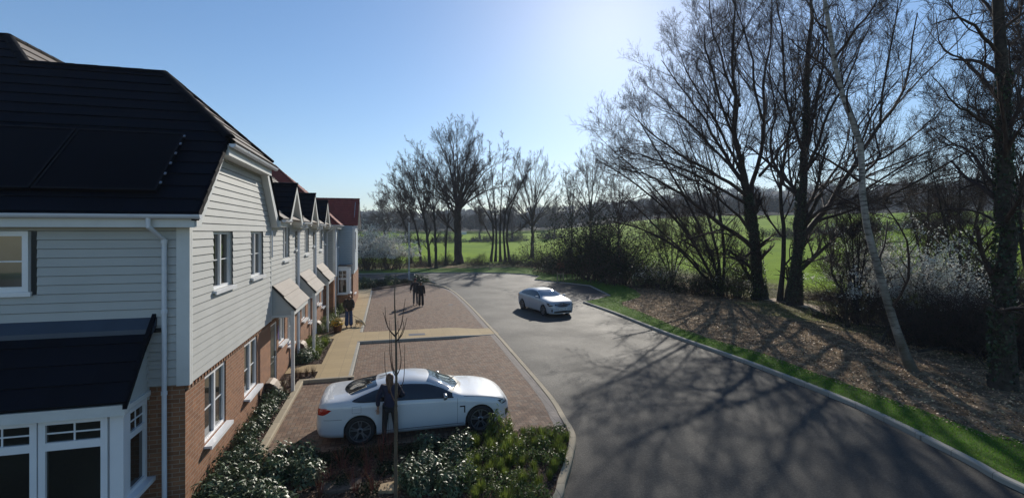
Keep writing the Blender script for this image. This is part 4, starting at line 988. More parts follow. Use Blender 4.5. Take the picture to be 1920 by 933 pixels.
def tubes(lst,name):
    """lst of (pts (B,n,3), rad (B,n), sides)"""
    Vs=[];Fs=[];o=0
    for pts,rad,k in lst:
        B,n,_=pts.shape
        if B==0: continue
        t=np.zeros_like(pts); t[:,1:-1]=pts[:,2:]-pts[:,:-2]; t[:,0]=pts[:,1]-pts[:,0]; t[:,-1]=pts[:,-1]-pts[:,-2]; t=norm(t)
        ref=np.where(np.abs(t[:,:1,2:3])>.9,np.array([1.,0,0]),np.array([0,0,1.])); u=norm(np.cross(t,np.broadcast_to(ref,t.shape))); v=np.cross(t,u)
        a=np.arange(k)*2*np.pi/k; ring=pts[:,:,None]+rad[:,:,None,None]*(u[:,:,None]*np.cos(a)[None,None,:,None]+v[:,:,None]*np.sin(a)[None,None,:,None])
        Vs.append(ring.reshape(-1,3)); b=(np.arange(B)*n*k)[:,None,None]; i=(np.arange(n-1)*k)[None,:,None]; j=np.arange(k)[None,None]; j2=(j+1)%k
        Fs.append((np.stack([b+i+j,b+i+j2,b+i+k+j2,b+i+k+j],-1)).reshape(-1,4)+o); o+=B*n*k
    return np_mesh(name,np.concatenate(Vs),Fs,True)
def resample(p,n):
    p=np.array(p,float); q=[2*p[0]-p[1]]+list(p)+[2*p[-1]-p[-2]]; out=[]
    m=len(p)-1
    for s in np.linspace(0,m-1e-6,n+1):
        i=int(s); t=s-i; a,b,c,d=q[i],q[i+1],q[i+2],q[i+3]; out.append(.5*((2*b)+(c-a)*t+(2*a-5*b+4*c-d)*t*t+(3*b-a-3*c+d)*t**3))
    return np.array(out)
def T3(px,py,d): x,y=D(px,d); return np.array([x,y,CAM[2]+(435-py)/885*d])
def make_tree(name,label,cat,base,trunks,limbs,seed,levels,bark='bark',group=None,twig='twig',rmin=.006,trop=.05,ivy=0,auto=None,cone=None):
    """trunks, limbs: lists of (points, r0, r1) in world space. levels: list of (count,t0,t1,angle,ratio,radratio,segs,wiggle)"""
    rg=np.random.RandomState(seed); base=np.array(base,float); T=thing(name,label,cat,tuple(base),0,group)
    tl=[]
    for p,r0,r1 in trunks:
        q=resample(p,14)-base; r=np.linspace(r0,r1,15); r[0]*=1.45; r[1]*=1.12; q[1:-1]+=rg.randn(13,3)*r0*.12; tl.append((q[None],r[None],10))
    mesh_obj('trunk',tubes(tl,'trunk'),M[bark] if isinstance(bark,str) else bark,T)
    cur=[]; cl=[]
    for p,r0,r1 in limbs:
        q=resample(p,12)-base; Ln=np.linalg.norm(np.diff(q,axis=0),axis=1).sum(); q[1:]+=np.cumsum(rg.randn(12,3)*Ln*.006,axis=0); cur.append((q,np.linspace(r0,r1,13),Ln))
    if auto:
        for p,r0,r1 in trunks:
            q=resample(p,14)-base; Ln=np.linalg.norm(np.diff(q,axis=0),axis=1).sum(); c,t0,t1,ang,ratio,rrr,upv=auto
            S,d,l,r=spawn(rg,q[None],np.linspace(r0,r1,15)[None],np.array([Ln]),c,t0,t1,ang,ratio,rrr,upv)
            pp,rr=grow(rg,S,d,l,r,12,.22,.10,.25); cur+= [(pp[i],rr[i],l[i]) for i in range(len(S))]
    pts=np.stack([c[0] for c in cur]); rad=np.stack([c[1] for c in cur]); L=np.array([c[2] for c in cur]); cl.append((pts,rad,6))
    if auto is None:  # the trunk carries branches as well
        for p,r0,r1 in trunks:
            q=resample(p,12)-base; Ln=np.linalg.norm(np.diff(q,axis=0),axis=1).sum(); pts=np.concatenate([pts,q[None]]); rad=np.concatenate([rad,np.linspace(r0,r1,13)[None]]); L=np.append(L,Ln*.5)
    for k,(c,t0,t1,ang,ratio,rrr,n,wig) in enumerate(levels):
        S,d,l,r=spawn(rg,pts,rad,L,c,t0,t1,ang,ratio,rrr,.12 if k<2 else .05)
        keep=l>.08; S,d,l,r=S[keep],d[keep],l[keep],np.maximum(r[keep],rmin)
        pts,rad=grow(rg,S,d,l,r,n,wig,trop,.4); rad=np.maximum(rad,rmin*.6); L=l; cl.append((pts,rad,4 if k==0 else 3))
    mesh_obj('crown',tubes(cl,'crown'),M[twig] if isinstance(twig,str) else twig,T)
    if ivy:
        P_=[]; 
        for p,r0,r1 in trunks:
            q=resample(p,60)-base; m=int(ivy); f=rg.rand(m)**1.2*.75; i=(f*60).astype(int); h=rg.randn(m,3); h[:,2]*=.3; h=norm(h); P_.append(q[i]+h*(np.linspace(r0,r1,61)[i]*(1.05+.35*rg.rand(m)))[:,None]+np.array([0,0,1])*rg.rand(m,1)*.15)
        c=np.concatenate(P_); n=len(c); nr=norm(rg.randn(n,3)); t=norm(np.cross(nr,rg.randn(n,3))); b=np.cross(nr,t); s=.09*(.6+.8*rg.rand(n,1))
        V=np.stack([c-t*s*.5,c-b*s*.4,c+t*s*.5,c+b*s*.4],1).reshape(-1,3); mesh_obj('ivy',np_mesh('ivy',V,[np.arange(4*n).reshape(-1,4)]),M['ivy'],T)
    return T
def LP_(pl,d,off=0):  # pixel polyline at depth d, drifting in depth by off
    n=len(pl); return [T3(x,y,d+off*i/(n-1)) for i,(x,y) in enumerate(pl)]
NEAR=[(14,.12,1.,.68,.44,.5,7,.17),(10,.15,1.,.62,.50,.55,5,.19),(7,.15,1.,.62,.55,.65,4,.22),(4,.2,1.,.6,.6,.7,3,.25)]
def gz(px,d): x,y=D(px,d); return (x,y,zt(x,y)-.1)
# A: big forked oak
d=34; b=gz(1425,d)
make_tree('bare_oak_tree','large bare oak, left of the two ivy clad trunks, with limbs sweeping left','tree',b,[([b,T3(1421,520,d),T3(1413,450,d),T3(1407,400,d),T3(1398,350,d),T3(1390,290,d-.5)],.44,.2)],
 [(LP_([(1398,350),(1372,320),(1345,278),(1310,220),(1272,165),(1240,110)],d,4),.17,.03),
  (LP_([(1392,310),(1386,250),(1388,180),(1385,110),(1398,20),(1395,-60)],d,-3),.18,.03),
  (LP_([(1402,370),(1350,335),(1290,305),(1230,262),(1180,222)],d,-4),.14,.02),
  (LP_([(1412,465),(1372,442),(1330,412),(1275,375),(1215,345),(1150,322)],d,-5),.17,.02),
  (LP_([(1406,395),(1424,330),(1434,250),(1430,150),(1448,50),(1455,-50)],d,3),.19,.03),
  (LP_([(1424,330),(1455,285),(1478,225),(1490,150),(1488,60)],d,5),.11,.02),
  (LP_([(1388,280),(1360,215),(1340,150),(1325,90),(1318,40)],d,-5),.12,.02),
  (LP_([(1413,440),(1370,395),(1310,345),(1255,320),(1200,300)],d,6),.12,.02),
  (LP_([(1410,470),(1385,482),(1350,472),(1300,462)],d,-2),.10,.02),
  (LP_([(1432,230),(1415,160),(1405,90),(1380,20),(1360,-60)],d,-4),.1,.02),
  (LP_([(1398,340),(1350,240),(1300,150),(1268,85)],d,-2),.11,.015),(LP_([(1400,352),(1325,262),(1250,190),(1215,160)],d,2),.11,.015),(LP_([(1405,385),(1300,322),(1200,280),(1145,262)],d,-2),.11,.015),(LP_([(1388,200),(1352,110),(1342,30),(1345,-60)],d,3),.10,.015)],101,NEAR,ivy=5000)
# B: second oak
d=31; b=gz(1490,d)
make_tree('bare_oak_tree','large bare oak, right of the two ivy clad trunks, with a long limb rising right','tree',b,[([b,T3(1494,510,d),T3(1498,440,d),T3(1502,370,d),T3(1507,300,d),T3(1511,210,d),T3(1514,120,d),T3(1520,20,d),T3(1524,-60,d)],.36,.07)],
 [(LP_([(1498,455),(1530,415),(1568,372),(1608,318),(1648,245),(1690,190),(1712,110),(1722,30)],d,3),.21,.04),
  (LP_([(1500,420),(1545,385),(1590,372),(1650,330),(1700,300),(1760,270)],d,-3),.12,.02),
  (LP_([(1505,330),(1535,275),(1560,215),(1600,140),(1640,60)],d,-4),.13,.02),
  (LP_([(1502,370),(1462,345),(1445,290),(1458,220),(1450,140),(1460,60)],d,3),.12,.02),
  (LP_([(1508,290),(1485,225),(1472,150),(1470,60),(1460,-50)],d,-3),.12,.02),
  (LP_([(1510,230),(1545,170),(1570,100),(1590,20)],d,4),.10,.02),
  (LP_([(1500,400),(1540,350),(1600,330),(1660,345),(1730,355)],d,5),.10,.02),
  (LP_([(1568,372),(1600,390),(1650,392),(1700,380)],d,-2),.08,.02),
  (LP_([(1508,290),(1530,180),(1540,60),(1545,-60)],d,-2),.10,.015),(LP_([(1608,318),(1670,290),(1740,235),(1780,190)],d,2),.09,.015),(LP_([(1650,240),(1662,120),(1680,20),(1690,-50)],d,-2),.08,.015)],102,NEAR,ivy=5000)
d=32.5; b=gz(1462,d)
make_tree('slim_bare_tree','slim bare tree with a straight thin trunk between the two oaks','tree',b,[([b,T3(1468,500,d),T3(1470,430,d),T3(1464,370,d),T3(1468,310,d),T3(1480,250,d),T3(1485,180,d)],.17,.05)],
 [(LP_([(1465,360),(1445,320),(1430,270),(1440,200)],d,2),.07,.015),(LP_([(1468,310),(1500,270),(1520,220)],d,-2),.06,.015)],103,NEAR[1:])
b2=gz(1478,32); 
make_tree('slim_bare_tree','leaning bare trunk joining the base of the right oak','tree',b2,[([b2,T3(1482,530,32),T3(1500,470,31.6),T3(1510,420,31.3),T3(1545,350,31)],.24,.1)],[(LP_([(1545,350),(1580,290),(1600,220)],31,2),.09,.02)],113,NEAR[1:])
# D: left leaning multi-stemmed tree
d=36; b=gz(1352,d)
st=[[(1352,560),(1330,510),(1290,440),(1235,380),(1170,330),(1120,300)],[(1350,560),(1338,490),(1300,400),(1255,320),(1215,255),(1190,210)],[(1352,560),(1346,480),(1322,390),(1292,300),(1268,225)],
    [(1350,560),(1322,520),(1270,465),(1205,430),(1150,415)],[(1356,560),(1358,480),(1350,400),(1335,320),(1320,260)],[(1350,560),(1325,500),(1280,420),(1220,345),(1160,290)],[(1348,560),(1310,500),(1240,440),(1170,380),(1130,350)]]
make_tree('leaning_multistem_tree','bushy bare tree of many stems fanning out left of the oaks','tree',b,[([b]+LP_(s[1:],d,o),.13,.03) for s,o in zip(st[:6],(-2,1,3,-3,-1,4))],[(LP_(s[1:],d,o),.07,.015) for s,o in zip(st[3:7],(2,4,-4,-5))],104,[(13,.08,1.,.7,.40,.5,6,.25),(8,.1,1.,.65,.5,.6,5,.3),(6,.15,1.,.65,.55,.7,4,.3)],trop=.07)
# birch
d=16.4; b=gz(1712,d)
t=NT('birch_bark'); zz_=t.n('SeparateXYZ',{0:t.n('NewGeometry').outputs['Position']}).outputs[2]
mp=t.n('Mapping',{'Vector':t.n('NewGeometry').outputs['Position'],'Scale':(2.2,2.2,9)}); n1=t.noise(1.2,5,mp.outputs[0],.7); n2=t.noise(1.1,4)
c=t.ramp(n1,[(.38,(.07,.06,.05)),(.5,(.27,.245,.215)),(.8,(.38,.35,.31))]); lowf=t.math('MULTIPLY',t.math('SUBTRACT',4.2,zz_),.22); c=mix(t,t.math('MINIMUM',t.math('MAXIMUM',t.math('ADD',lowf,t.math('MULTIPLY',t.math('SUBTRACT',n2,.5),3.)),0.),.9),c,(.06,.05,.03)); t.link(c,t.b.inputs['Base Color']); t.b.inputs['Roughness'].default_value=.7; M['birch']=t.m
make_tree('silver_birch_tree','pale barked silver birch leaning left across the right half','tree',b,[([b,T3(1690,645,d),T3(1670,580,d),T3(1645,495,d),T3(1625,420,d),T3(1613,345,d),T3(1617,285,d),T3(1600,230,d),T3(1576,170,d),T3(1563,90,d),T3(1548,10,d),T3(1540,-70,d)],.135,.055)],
 [(LP_([(1617,285),(1608,240),(1590,190),(1580,140),(1610,90),(1640,40)],d,1.5),.06,.01),(LP_([(1613,340),(1570,310),(1520,280),(1480,270)],d,-2),.05,.008),
  (LP_([(1576,170),(1540,120),(1500,90),(1460,60)],d,1),.05,.008),(LP_([(1565,110),(1600,60),(1640,10),(1660,-50)],d,-1.5),.05,.01),(LP_([(1612,330),(1650,290),(1640,230),(1680,170)],d,2),.05,.01),(LP_([(1563,90),(1530,30),(1510,-30)],d,2),.04,.01)],105,
 [(9,.1,1.,.8,.40,.5,6,.3),(6,.15,1.,.75,.5,.6,5,.35),(5,.2,1.,.7,.55,.7,4,.35)],bark='birch')
# right trunk
d=14.6; b=gz(1880,d)
make_tree('ivy_clad_tree','tall dark ivy clad trunk nearest the right edge','tree',b,[([b,T3(1878,620,d),T3(1880,520,d),T3(1886,430,d),T3(1884,330,d),T3(1880,240,d),T3(1881,130,d),T3(1872,20,d),T3(1866,-80,d)],.26,.12)],
 [(LP_([(1884,390),(1850,330),(1815,285),(1775,262),(1740,235)],d,2),.07,.01),(LP_([(1880,200),(1850,150),(1815,115),(1775,95),(1760,30)],d,2),.07,.01),(LP_([(1884,170),(1905,130),(1940,95),(1990,60)],d,1),.08,.02),
  (LP_([(1882,300),(1910,250),(1950,210)],d,-1.5),.06,.01),(LP_([(1873,40),(1840,10),(1800,-20),(1760,-70)],d,2),.06,.01),(LP_([(1885,350),(1850,345),(1800,338),(1750,345)],d,3),.06,.01),(LP_([(1880,110),(1840,60),(1800,40),(1740,50)],d,-2),.06,.01),(LP_([(1886,430),(1850,410),(1800,395),(1740,400),(1690,412)],d,3),.05,.01),(LP_([(1884,260),(1830,215),(1790,190),(1750,140)],d,-2),.05,.01)],106,
 [(9,.1,1.,.8,.42,.5,6,.32),(6,.15,1.,.75,.5,.6,5,.36),(5,.2,1.,.7,.55,.7,4,.36)],ivy=3200)
# thin trees between and beyond, right hand side
def auto_tree(px,py_top,d,r,label,seed,name='slim_bare_tree',lean=0,lv=None,c=16,t0=.25,ratio=.42,group=None,ang=.75,base=None,ivy=0,multi=1,spread=0,up=.3,twig='twig',cat='tree',rmin=.006):
    b=np.array(base if base is not None else gz(px,d)); rg=np.random.RandomState(seed); tr=[]
    for m in range(multi):
        o=(m-(multi-1)/2)*spread+lean
        top=T3(px+o,py_top+(abs(o)*.25),d+rg.uniform(-1,1)*(multi>1)); k=[b+(top-b)*f+np.array([rg.randn()*r*.9*min(1,f*4),rg.randn()*r*.9*min(1,f*4),0]) for f in (0,.15,.35,.55,.75,1)]
        if multi>1:
            k=[b+(top-b)*np.array([f**1.3,f**1.3,f]) for f in (0,.15,.35,.55,.75,1)]
        tr.append((k,r,r*.12))
    return make_tree(name,label,cat,b,tr,[],seed,lv or NEAR[1:],auto=(c,t0,.98,ang,ratio,.5,up),ivy=ivy,group=group,twig=twig,rmin=rmin)
N3=NEAR[1:]; 
auto_tree(1592,430,24,.09,'thin crooked dark tree leaning left beside the birch',121,lean=-45,c=12)
auto_tree(1605,380,25,.07,'thin many stemmed bare sapling clump behind the birch',122,multi=4,spread=22,c=9)
auto_tree(1925,150,17,.14,'slim bare tree at the right edge behind the ivy clad trunk',123,c=18)
auto_tree(1800,270,27,.12,'bare bushy tree behind, between the birch and the ivy clad trunk',124,multi=3,spread=60,c=12)
auto_tree(1740,330,34,.12,'bare bushy tree far behind the white blossom thicket',125,multi=3,spread=50,c=12)
auto_tree(1985,-120,19,.25,'tall bare tree just outside the right edge, its twigs reaching in',126,c=20,lv=NEAR)
auto_tree(1260,365,44,.09,'bare thicket tree rising behind the leaning stems',127,multi=5,spread=40,c=10)
auto_tree(1560,360,60,.12,'small bare tree standing in the field right of the oaks',128,multi=2,spread=30,c=12)
def fan_tree(px,d,top,hw,r,label,seed,name='bare_oak_tree',fork=.34,N=16,lv=None,lean=0,rmin=.009,low=105,group=None):
    b=np.array(gz(px,d)); rg=np.random.RandomState(seed); zb=435-(b[2]-CAM[2])/d*885; H_=zb-top; yf=zb-H_*fork; cyy=top+H_*.42; hh=cyy-top; cx=px+lean
    tr=[([b,T3(px+lean*.1,zb-H_*fork*.5,d),T3(px+lean*.3,yf,d),T3(px+lean*.6,yf-H_*.15,d)],r,r*.45)]; lm=[]
    for i in range(N):
        th=R(-low+2*low*(i+.5+rg.uniform(-.3,.3))/N); ex=cx+hw*math.sin(th)*rg.uniform(.85,1.05); ey=cyy-(hh if math.cos(th)>0 else H_*.16)*math.cos(th)*rg.uniform(.9,1.04); of=rg.uniform(-1,1)*hw/885*d*.9*(.35+.65*abs(math.cos(th)))
        f0=rg.uniform(0,1); x0=px+lean*(.3+.3*f0); y0=yf-H_*.15*f0*(1 if abs(th)<1.2 else .1)
        lm.append(([T3(x0,y0,d),T3(x0+(ex-x0)*.28,y0+(ey-y0)*.36,d+of*.3),T3(x0+(ex-x0)*.65,y0+(ey-y0)*.72,d+of*.7),T3(ex,ey,d+of)],r*.34,r*.04))
    return make_tree(name,label,'tree',b,tr,lm,seed,lv or [(11,.2,1.,.5,.34,.45,6,.13),(7,.15,1.,.5,.46,.55,5,.15),(6,.15,1.,.5,.5,.7,4,.17),(3,.15,1.,.5,.5,.7,2,.18)],rmin=rmin,group=group)
# trees at the far end
FAR=[(11,.15,1.,.5,.50,.5,5,.14),(8,.15,1.,.5,.52,.6,4,.16),(6,.2,1.,.5,.55,.7,3,.18)]
d=72
b=np.array(gz(860,d)); tr=[([b,T3(859,450,d),T3(858,415,d),T3(858,380,d)],.62,.5),]
fan=[(-98,320,5),(92,330,-5),(75,290,5),(-95,300,3),(-70,262,-3),(-45,240,4),(-20,228,-2),(5,226,3),(28,232,-4),(45,250,2),(58,290,-3),(-85,345,-2),(50,335,4),(-30,250,-6),(20,245,6),(-60,300,6),(35,300,-6)]
lm=[]
for i,(dx,ty,of) in enumerate(fan):
    y0=385+ (i%5)*8; lm.append(([T3(858,y0,d),T3(858+dx*.22,y0-(y0-ty)*.3,d+of*.3),T3(858+dx*.6,y0-(y0-ty)*.65,d+of*.7),T3(858+dx,ty+14,d+of)],.17,.02))
lm.append((LP_([(858,440),(835,415),(805,385),(775,372)],d,-2),.16,.03))
make_tree('bare_oak_tree','tallest bare round crowned oak at the far end of the road','tree',b,tr,lm,131,[(14,.15,1.,.5,.36,.45,6,.12),(8,.15,1.,.5,.46,.55,5,.14),(6,.15,1.,.5,.5,.7,4,.16),(4,.15,1.,.5,.5,.7,3,.18)],rmin=.011)
def stemtree(pxs,top,d,label,seed,r=.22,name='slim_bare_tree',**k):
    pass
d=76
b=np.array(gz(935,d)); tr=[]
for dx,tp in ((-42,300),(-18,268),(10,262),(38,282),(62,310)): tr.append(([b+np.array([dx*.03,0,0]),T3(935+dx*.25,430,d),T3(935+dx*.55,360,d),T3(935+dx,tp,d)],.20,.015))
lm=[(LP_([(930,430),(905,390),(890,350),(885,300)],d,2),.14,.02),(LP_([(945,400),(975,350),(990,310)],d,-2),.14,.02),(LP_([(950,440),(975,430),(1000,405)],d,-2),.1,.02),(LP_([(925,455),(905,410),(880,375)],d,1),.12,.02)]
make_tree('multistem_bare_tree','bare tree of several trunks just right of the tallest oak','tree',b,tr,lm,132,[(20,.30,1.,.6,.24,.4,6,.13),(9,.15,1.,.5,.5,.6,5,.15),(6,.15,1.,.5,.5,.7,4,.17),(3,.15,1.,.5,.6,.7,3,.2)],rmin=.011)
fan_tree(998,88,292,58,.36,'small round crowned bare oak standing apart in the far field',133,fork=.3)
for i,(px,tp,ln,r) in enumerate([(818,300,-12,.2),(806,285,-40,.22),(835,330,14,.16),(790,310,-50,.2),(772,330,-45,.18)]):
    fan_tree(px,62+i*2.5,tp,[30,34,26,36,44][i],r,['slim bare tree nearest left of the tallest oak','slim bare tree second left of the tallest oak, leaning left','short slim bare tree half in front of the tallest oak','slim bare tree third left of the tallest oak','slim bare tree with drooping left side above the white blossom'][i],140+i,'slim_bare_tree',fork=.42,N=10,lean=ln*.8,low=95)
fan_tree(1108,74,288,48,.28,'bare tree rising right behind the dark evergreen thicket',151,fork=.4,N=11)
fan_tree(1072,84,318,30,.2,'slim bare tree behind, left of the dark thicket',152,fork=.35,N=10)
fan_tree(1160,60,320,42,.2,'bare tree between the dark thicket and the leaning stems',153,fork=.35,N=9)
# ---------------------------------------------------------------- thickets
def bush(name,label,cat,px,d,w_,h_,seed,leaf='dark',n=4000,size=.12,blossom=0,bl='white',nst=60,group=None,depth=None,asp=.5,top=0,rm=.006):
    x,y=D(px,d); z=zt(x,y)-.05; rg=np.random.RandomState(seed); T=thing(name,label,cat,(x,y,z),-YAW,group)
    S=np.stack([rg.randn(nst)*w_*.16,rg.randn(nst)*(depth or w_)*.16,np.zeros(nst)],1); a=rg.rand(nst)*6.28; sp=rg.rand(nst)*.9
    dr=np.stack([np.cos(a)*sp,np.sin(a)*sp*(depth or w_)/w_,np.full(nst,1.)*h_/w_*1.3],1); L=h_*(.35+.85*rg.rand(nst))*(1.1-.55*np.minimum(1,((S[:,0]/(w_*.3))**2))); r=np.full(nst,.012+h_*.004)
    p0,r0=grow(rg,S,dr,L,r,7,.28,-.01,.3); S,dd,l,r=spawn(rg,p0,r0,L,8,.2,1.,.8,.45,.6,.1); p1,r1=grow(rg,S,dd,l,np.maximum(r,rm),5,.35,0,.4)
    S,dd,l,r=spawn(rg,p1,r1,l,4,.2,1.,.8,.55,.7); p2,r2=grow(rg,S,dd,l,np.maximum(r,rm*.8),3,.35,0,.5)
    mesh_obj('stems',tubes([(p0,r0,4),(p1,r1,3),(p2,r2,3)],'stems'),M['twig'],T)
    tips=np.concatenate([p2.reshape(-1,3),p1[:,2:].reshape(-1,3)])
    def atts(m,s,jit,flt=None):
        src=tips if flt is None else tips[flt(tips)]
        c=src[rg.randint(0,len(src),m)]+rg.randn(m,3)*jit; nr=norm(rg.randn(m,3)); t=norm(np.cross(nr,rg.randn(m,3))); b=np.cross(nr,t); q=s*(.5+rg.rand(m,1))
        V=np.stack([c-t*q*.5,c-b*q*asp*.5+nr*q*.1,c+t*q*.5,c+b*q*asp*.5+nr*q*.1],1).reshape(-1,3); V[:,2]=np.maximum(V[:,2],.02); return V,np.arange(4*m).reshape(-1,4)
    if n: V,F=atts(n,size,size*1.1); mesh_obj('foliage',np_mesh('foliage',V,[F]),LM[leaf],T)
    if blossom: V,F=atts(blossom,.075+h_*.006,.07,lambda q:q[:,2]>h_*(.35+top)); mesh_obj('blossom',np_mesh('blossom',V,[F]),LM[bl],T)
    return T
bush('evergreen_thicket','dark evergreen thicket at the road bend behind the staked sapling','bush',1110,48,8,6.6,201,'dark',16000,.17,0,nst=110)
bush('evergreen_thicket','dark thicket right of the road bend touched with rust leaves','bush',1170,44,7,4.8,202,'dark',9000,.15,500,'rust',nst=100)
bush('bare_thicket','low bare thicket in front of the small round oak','bush',1010,66,10,3.2,203,'dark',3500,.13,0,nst=110)
bush('bare_thicket','dark low scrub between the small round oak and evergreen thicket','bush',1050,55,7,3.0,204,'dark',7000,.13,0,nst=100)
bush('bramble_thicket','bramble thicket under the leaning stems with small green leaves','bush',1235,41,7,2.4,205,'green',5000,.09,900,nst=120)
bush('bramble_thicket','ivy and bramble mound at the foot of the leaning stems','bush',1310,37,5,1.9,206,'ivyg' if 'ivyg' in LM else 'dark',6000,.10,0,nst=90)
bush('bramble_thicket','green bramble mound against the left oak trunk','bush',1378,35,3.6,2.6,207,'green',4500,.08,250,nst=80)
bush('blossom_bush','white blossom bush, largest, right of the birch','bush',1700,25,5.5,4.3,208,'green',900,.06,13000,nst=90)
bush('blossom_bush','white blossom bush farther back between the oaks and the birch','bush',1625,33,4.5,3.9,209,'green',700,.06,8000,nst=70)
bush('blossom_bush','thin white blossom bush nearest the ivy clad trunk','bush',1785,23,3.4,3.0,210,'green',800,.06,3500,nst=80)
bush('bramble_thicket','dark bramble tangle right of the birch trunk base','bush',1735,20.5,5,2.1,211,'dark',3000,.06,0,nst=170)
bush('bramble_thicket','dark bramble tangle behind the ivy clad trunk','bush',1850,19,5,2.6,212,'dark',2600,.06,0,nst=170)
bush('bramble_thicket','dark bramble tangle at the right edge','bush',1960,17,5,3.2,213,'dark',2600,.06,0,nst=150)
bush('bare_thicket','tall dark bare thicket behind the white blossom','bush',1850,31,9,4.8,214,'dark',3500,.08,0,nst=190)
bush('bramble_thicket','low rough growth along the sandy path','bush',1560,33,7,1.2,215,'brown',3500,.09,0,nst=130)
bush('bramble_thicket','low green growth before the sandy path','bush',1560,27,3.5,.8,216,'green',2200,.06,0,nst=60)
bush('bare_thicket','thin bare scrub between the slim tree and the birch','bush',1610,25,3,2.6,217,'green',900,.05,250,nst=90)
bush('blossom_bush','pale blossom bush nearest the end house','bush',688,60,5,4.6,221,'brown',300,.07,15000,nst=70,rm=.01)
bush('blossom_bush','broad pale blossom bush behind the lamp post','bush',735,61,6.5,4.8,222,'brown',300,.07,17000,nst=80,rm=.01)
bush('bare_thicket','low bare hedge at the field edge left of the lamp post','bush',700,64,9,1.4,223,'green',1200,.1,0,nst=60)
for i,(px,dd,l) in enumerate([(790,66,'low bare scrub under the slim trees'),(835,69,'low bare scrub left of the tallest oak trunk'),(895,70,'low bare scrub right of the tallest oak trunk'),(960,72,'low bare scrub around the many trunked tree')]):
    bush('bare_thicket',l,'bush',px,dd,6,1.7,230+i,'brown',1600,.1,0,nst=80)
bush('yew_shrub','small dark upright yew in the field beside the end house roof','bush',682,95,2.2,5.0,240,'dark',5000,.2,0,nst=30)
for i in range(12):
    bush('far_hedge_bush','low bare hedge bush out in the far field','bush',[1480,1560,1640,1720,1800,1900,700,760,835,905,965,1035][i],110+i*3+(30 if i>5 else 0),16,3.5,250+i,'dark',2500,.3,0,nst=70,group='hedge bushes out in the fields',rm=.02)
# fallen branches heap
x,y=D(1690,20.5); T=thing('fallen_branch','pale fallen branch arching over the brambles by the birch','branch',(x,y,zt(x,y))); mb=MB(); mb.tube([(-1.1,0,.1),(-.6,.1,.7),(0,.1,.95),(.7,0,.8),(1.2,-.1,.2)],[.06,.06,.05,.05,.04],6); mb.build('limb',M['bark'],T,local=True)
x,y=D(1775,18.5); T=thing('fallen_branch','pale fallen branch lying low beside the ivy clad trunk','branch',(x,y,zt(x,y))); mb=MB(); mb.tube([(-1.2,.2,.15),(-.3,0,.3),(.6,-.1,.2),(1.4,-.4,.1)],[.06,.05,.05,.03],6); mb.build('limb',M['bark'],T,local=True)
# ---------------------------------------------------------------- young staked trees
x,y=P(742,950); x,y=D(742,8.35); b=np.array((x,y,.07)); d=8.35
T=thing('young_street_tree','thin leafless young tree in the front bed before the white car','tree',tuple(b))
tr=[T3(742,y_,d)-b for y_ in (960,800,700,620,560,515)]; tr[0]=np.array((0,0,-.02)); tr[2][0]+=.01; tr[4][0]-=.02
mesh_obj('trunk',tubes([(resample(tr,16)[None],np.array([[.032-.027*i/16 for i in range(17)]]),8)],'trunk'),pm('young_bark',(.11,.085,.055),.7,.3,8),T)
br=[[(742,757),(734,740),(728,715),(722,690),(721,659)],[(741,755),(753,725),(758,700),(759,645)],[(742,705),(735,690),(731,660),(731,640),(730,600)],[(742,700),(736,685),(734,650),(733,610)],[(743,705),(750,690),(752,670),(748,640),(746,600)],
    [(743,640),(755,625),(763,595)],[(742,630),(728,615),(720,590),(718,585)],[(742,632),(730,618),(724,600),(722,575)],[(743,628),(752,610),(757,580),(760,560)],[(742,640),(750,630),(757,612),(755,600)]]
ps=[];rs=[]
for i,q in enumerate(br):
    k=[T3(px,py,d+((i*37)%5-2)*.08*j/len(q))-b for j,(px,py) in enumerate(q)]; ps.append(resample(k,8)); rs.append(np.linspace(.011,.004,9))
mesh_obj('crown',tubes([(np.array(ps),np.array(rs),5)],'crown'),M['twig'],T)
b=np.array(gz(1050,46)); 
make_tree('staked_sapling','young staked tree with rusty leaves on the verge at the road bend','tree',b,[([b,T3(1050,490,46),T3(1051,455,46)],.035,.015)],[],301,[(5,.1,1,.5,.4,.7,4,.2)],auto=(12,.35,1.,.5,.35,.6,.4),rmin=.008)
T=bpy.data.objects['staked_sapling']
V,F=leaf_cloud(np.random.RandomState(3),260,(.5,.5,1.0),.10,.5,.2,.2,1.6); mesh_obj('dead_leaves',np_mesh('dead_leaves',V,[F]),LM['rust'],T)
T=thing('tree_stake_frame','pale wooden two post stake frame round the rusty leaved sapling','stake frame',tuple(b)); mb=MB()
for s in (-.3,.3): mb.lathe([(0,0),(.055,0),(.055,1.15),(.03,1.2),(0,1.2)],8,(s,-.1,0)); m_=mb.build('post',pm('stake_wood',(.32,.25,.16),.8) if s<0 else bpy.data.materials['stake_wood'],T,local=True); mb=MB()
mb.box(-.36,.36,-.19,-.16,.98,1.1); mb.build('cross_rail',bpy.data.materials['stake_wood'],T,local=True)
b=np.array(gz(918,60)); T=thing('tree_stake_frame','small pale stake frame on the far verge before the oaks','stake frame',tuple(b)); mb=MB(); mb.lathe([(0,0),(.05,0),(.05,1.1),(0,1.1)],8); mb.build('post',bpy.data.materials['stake_wood'],T,local=True)
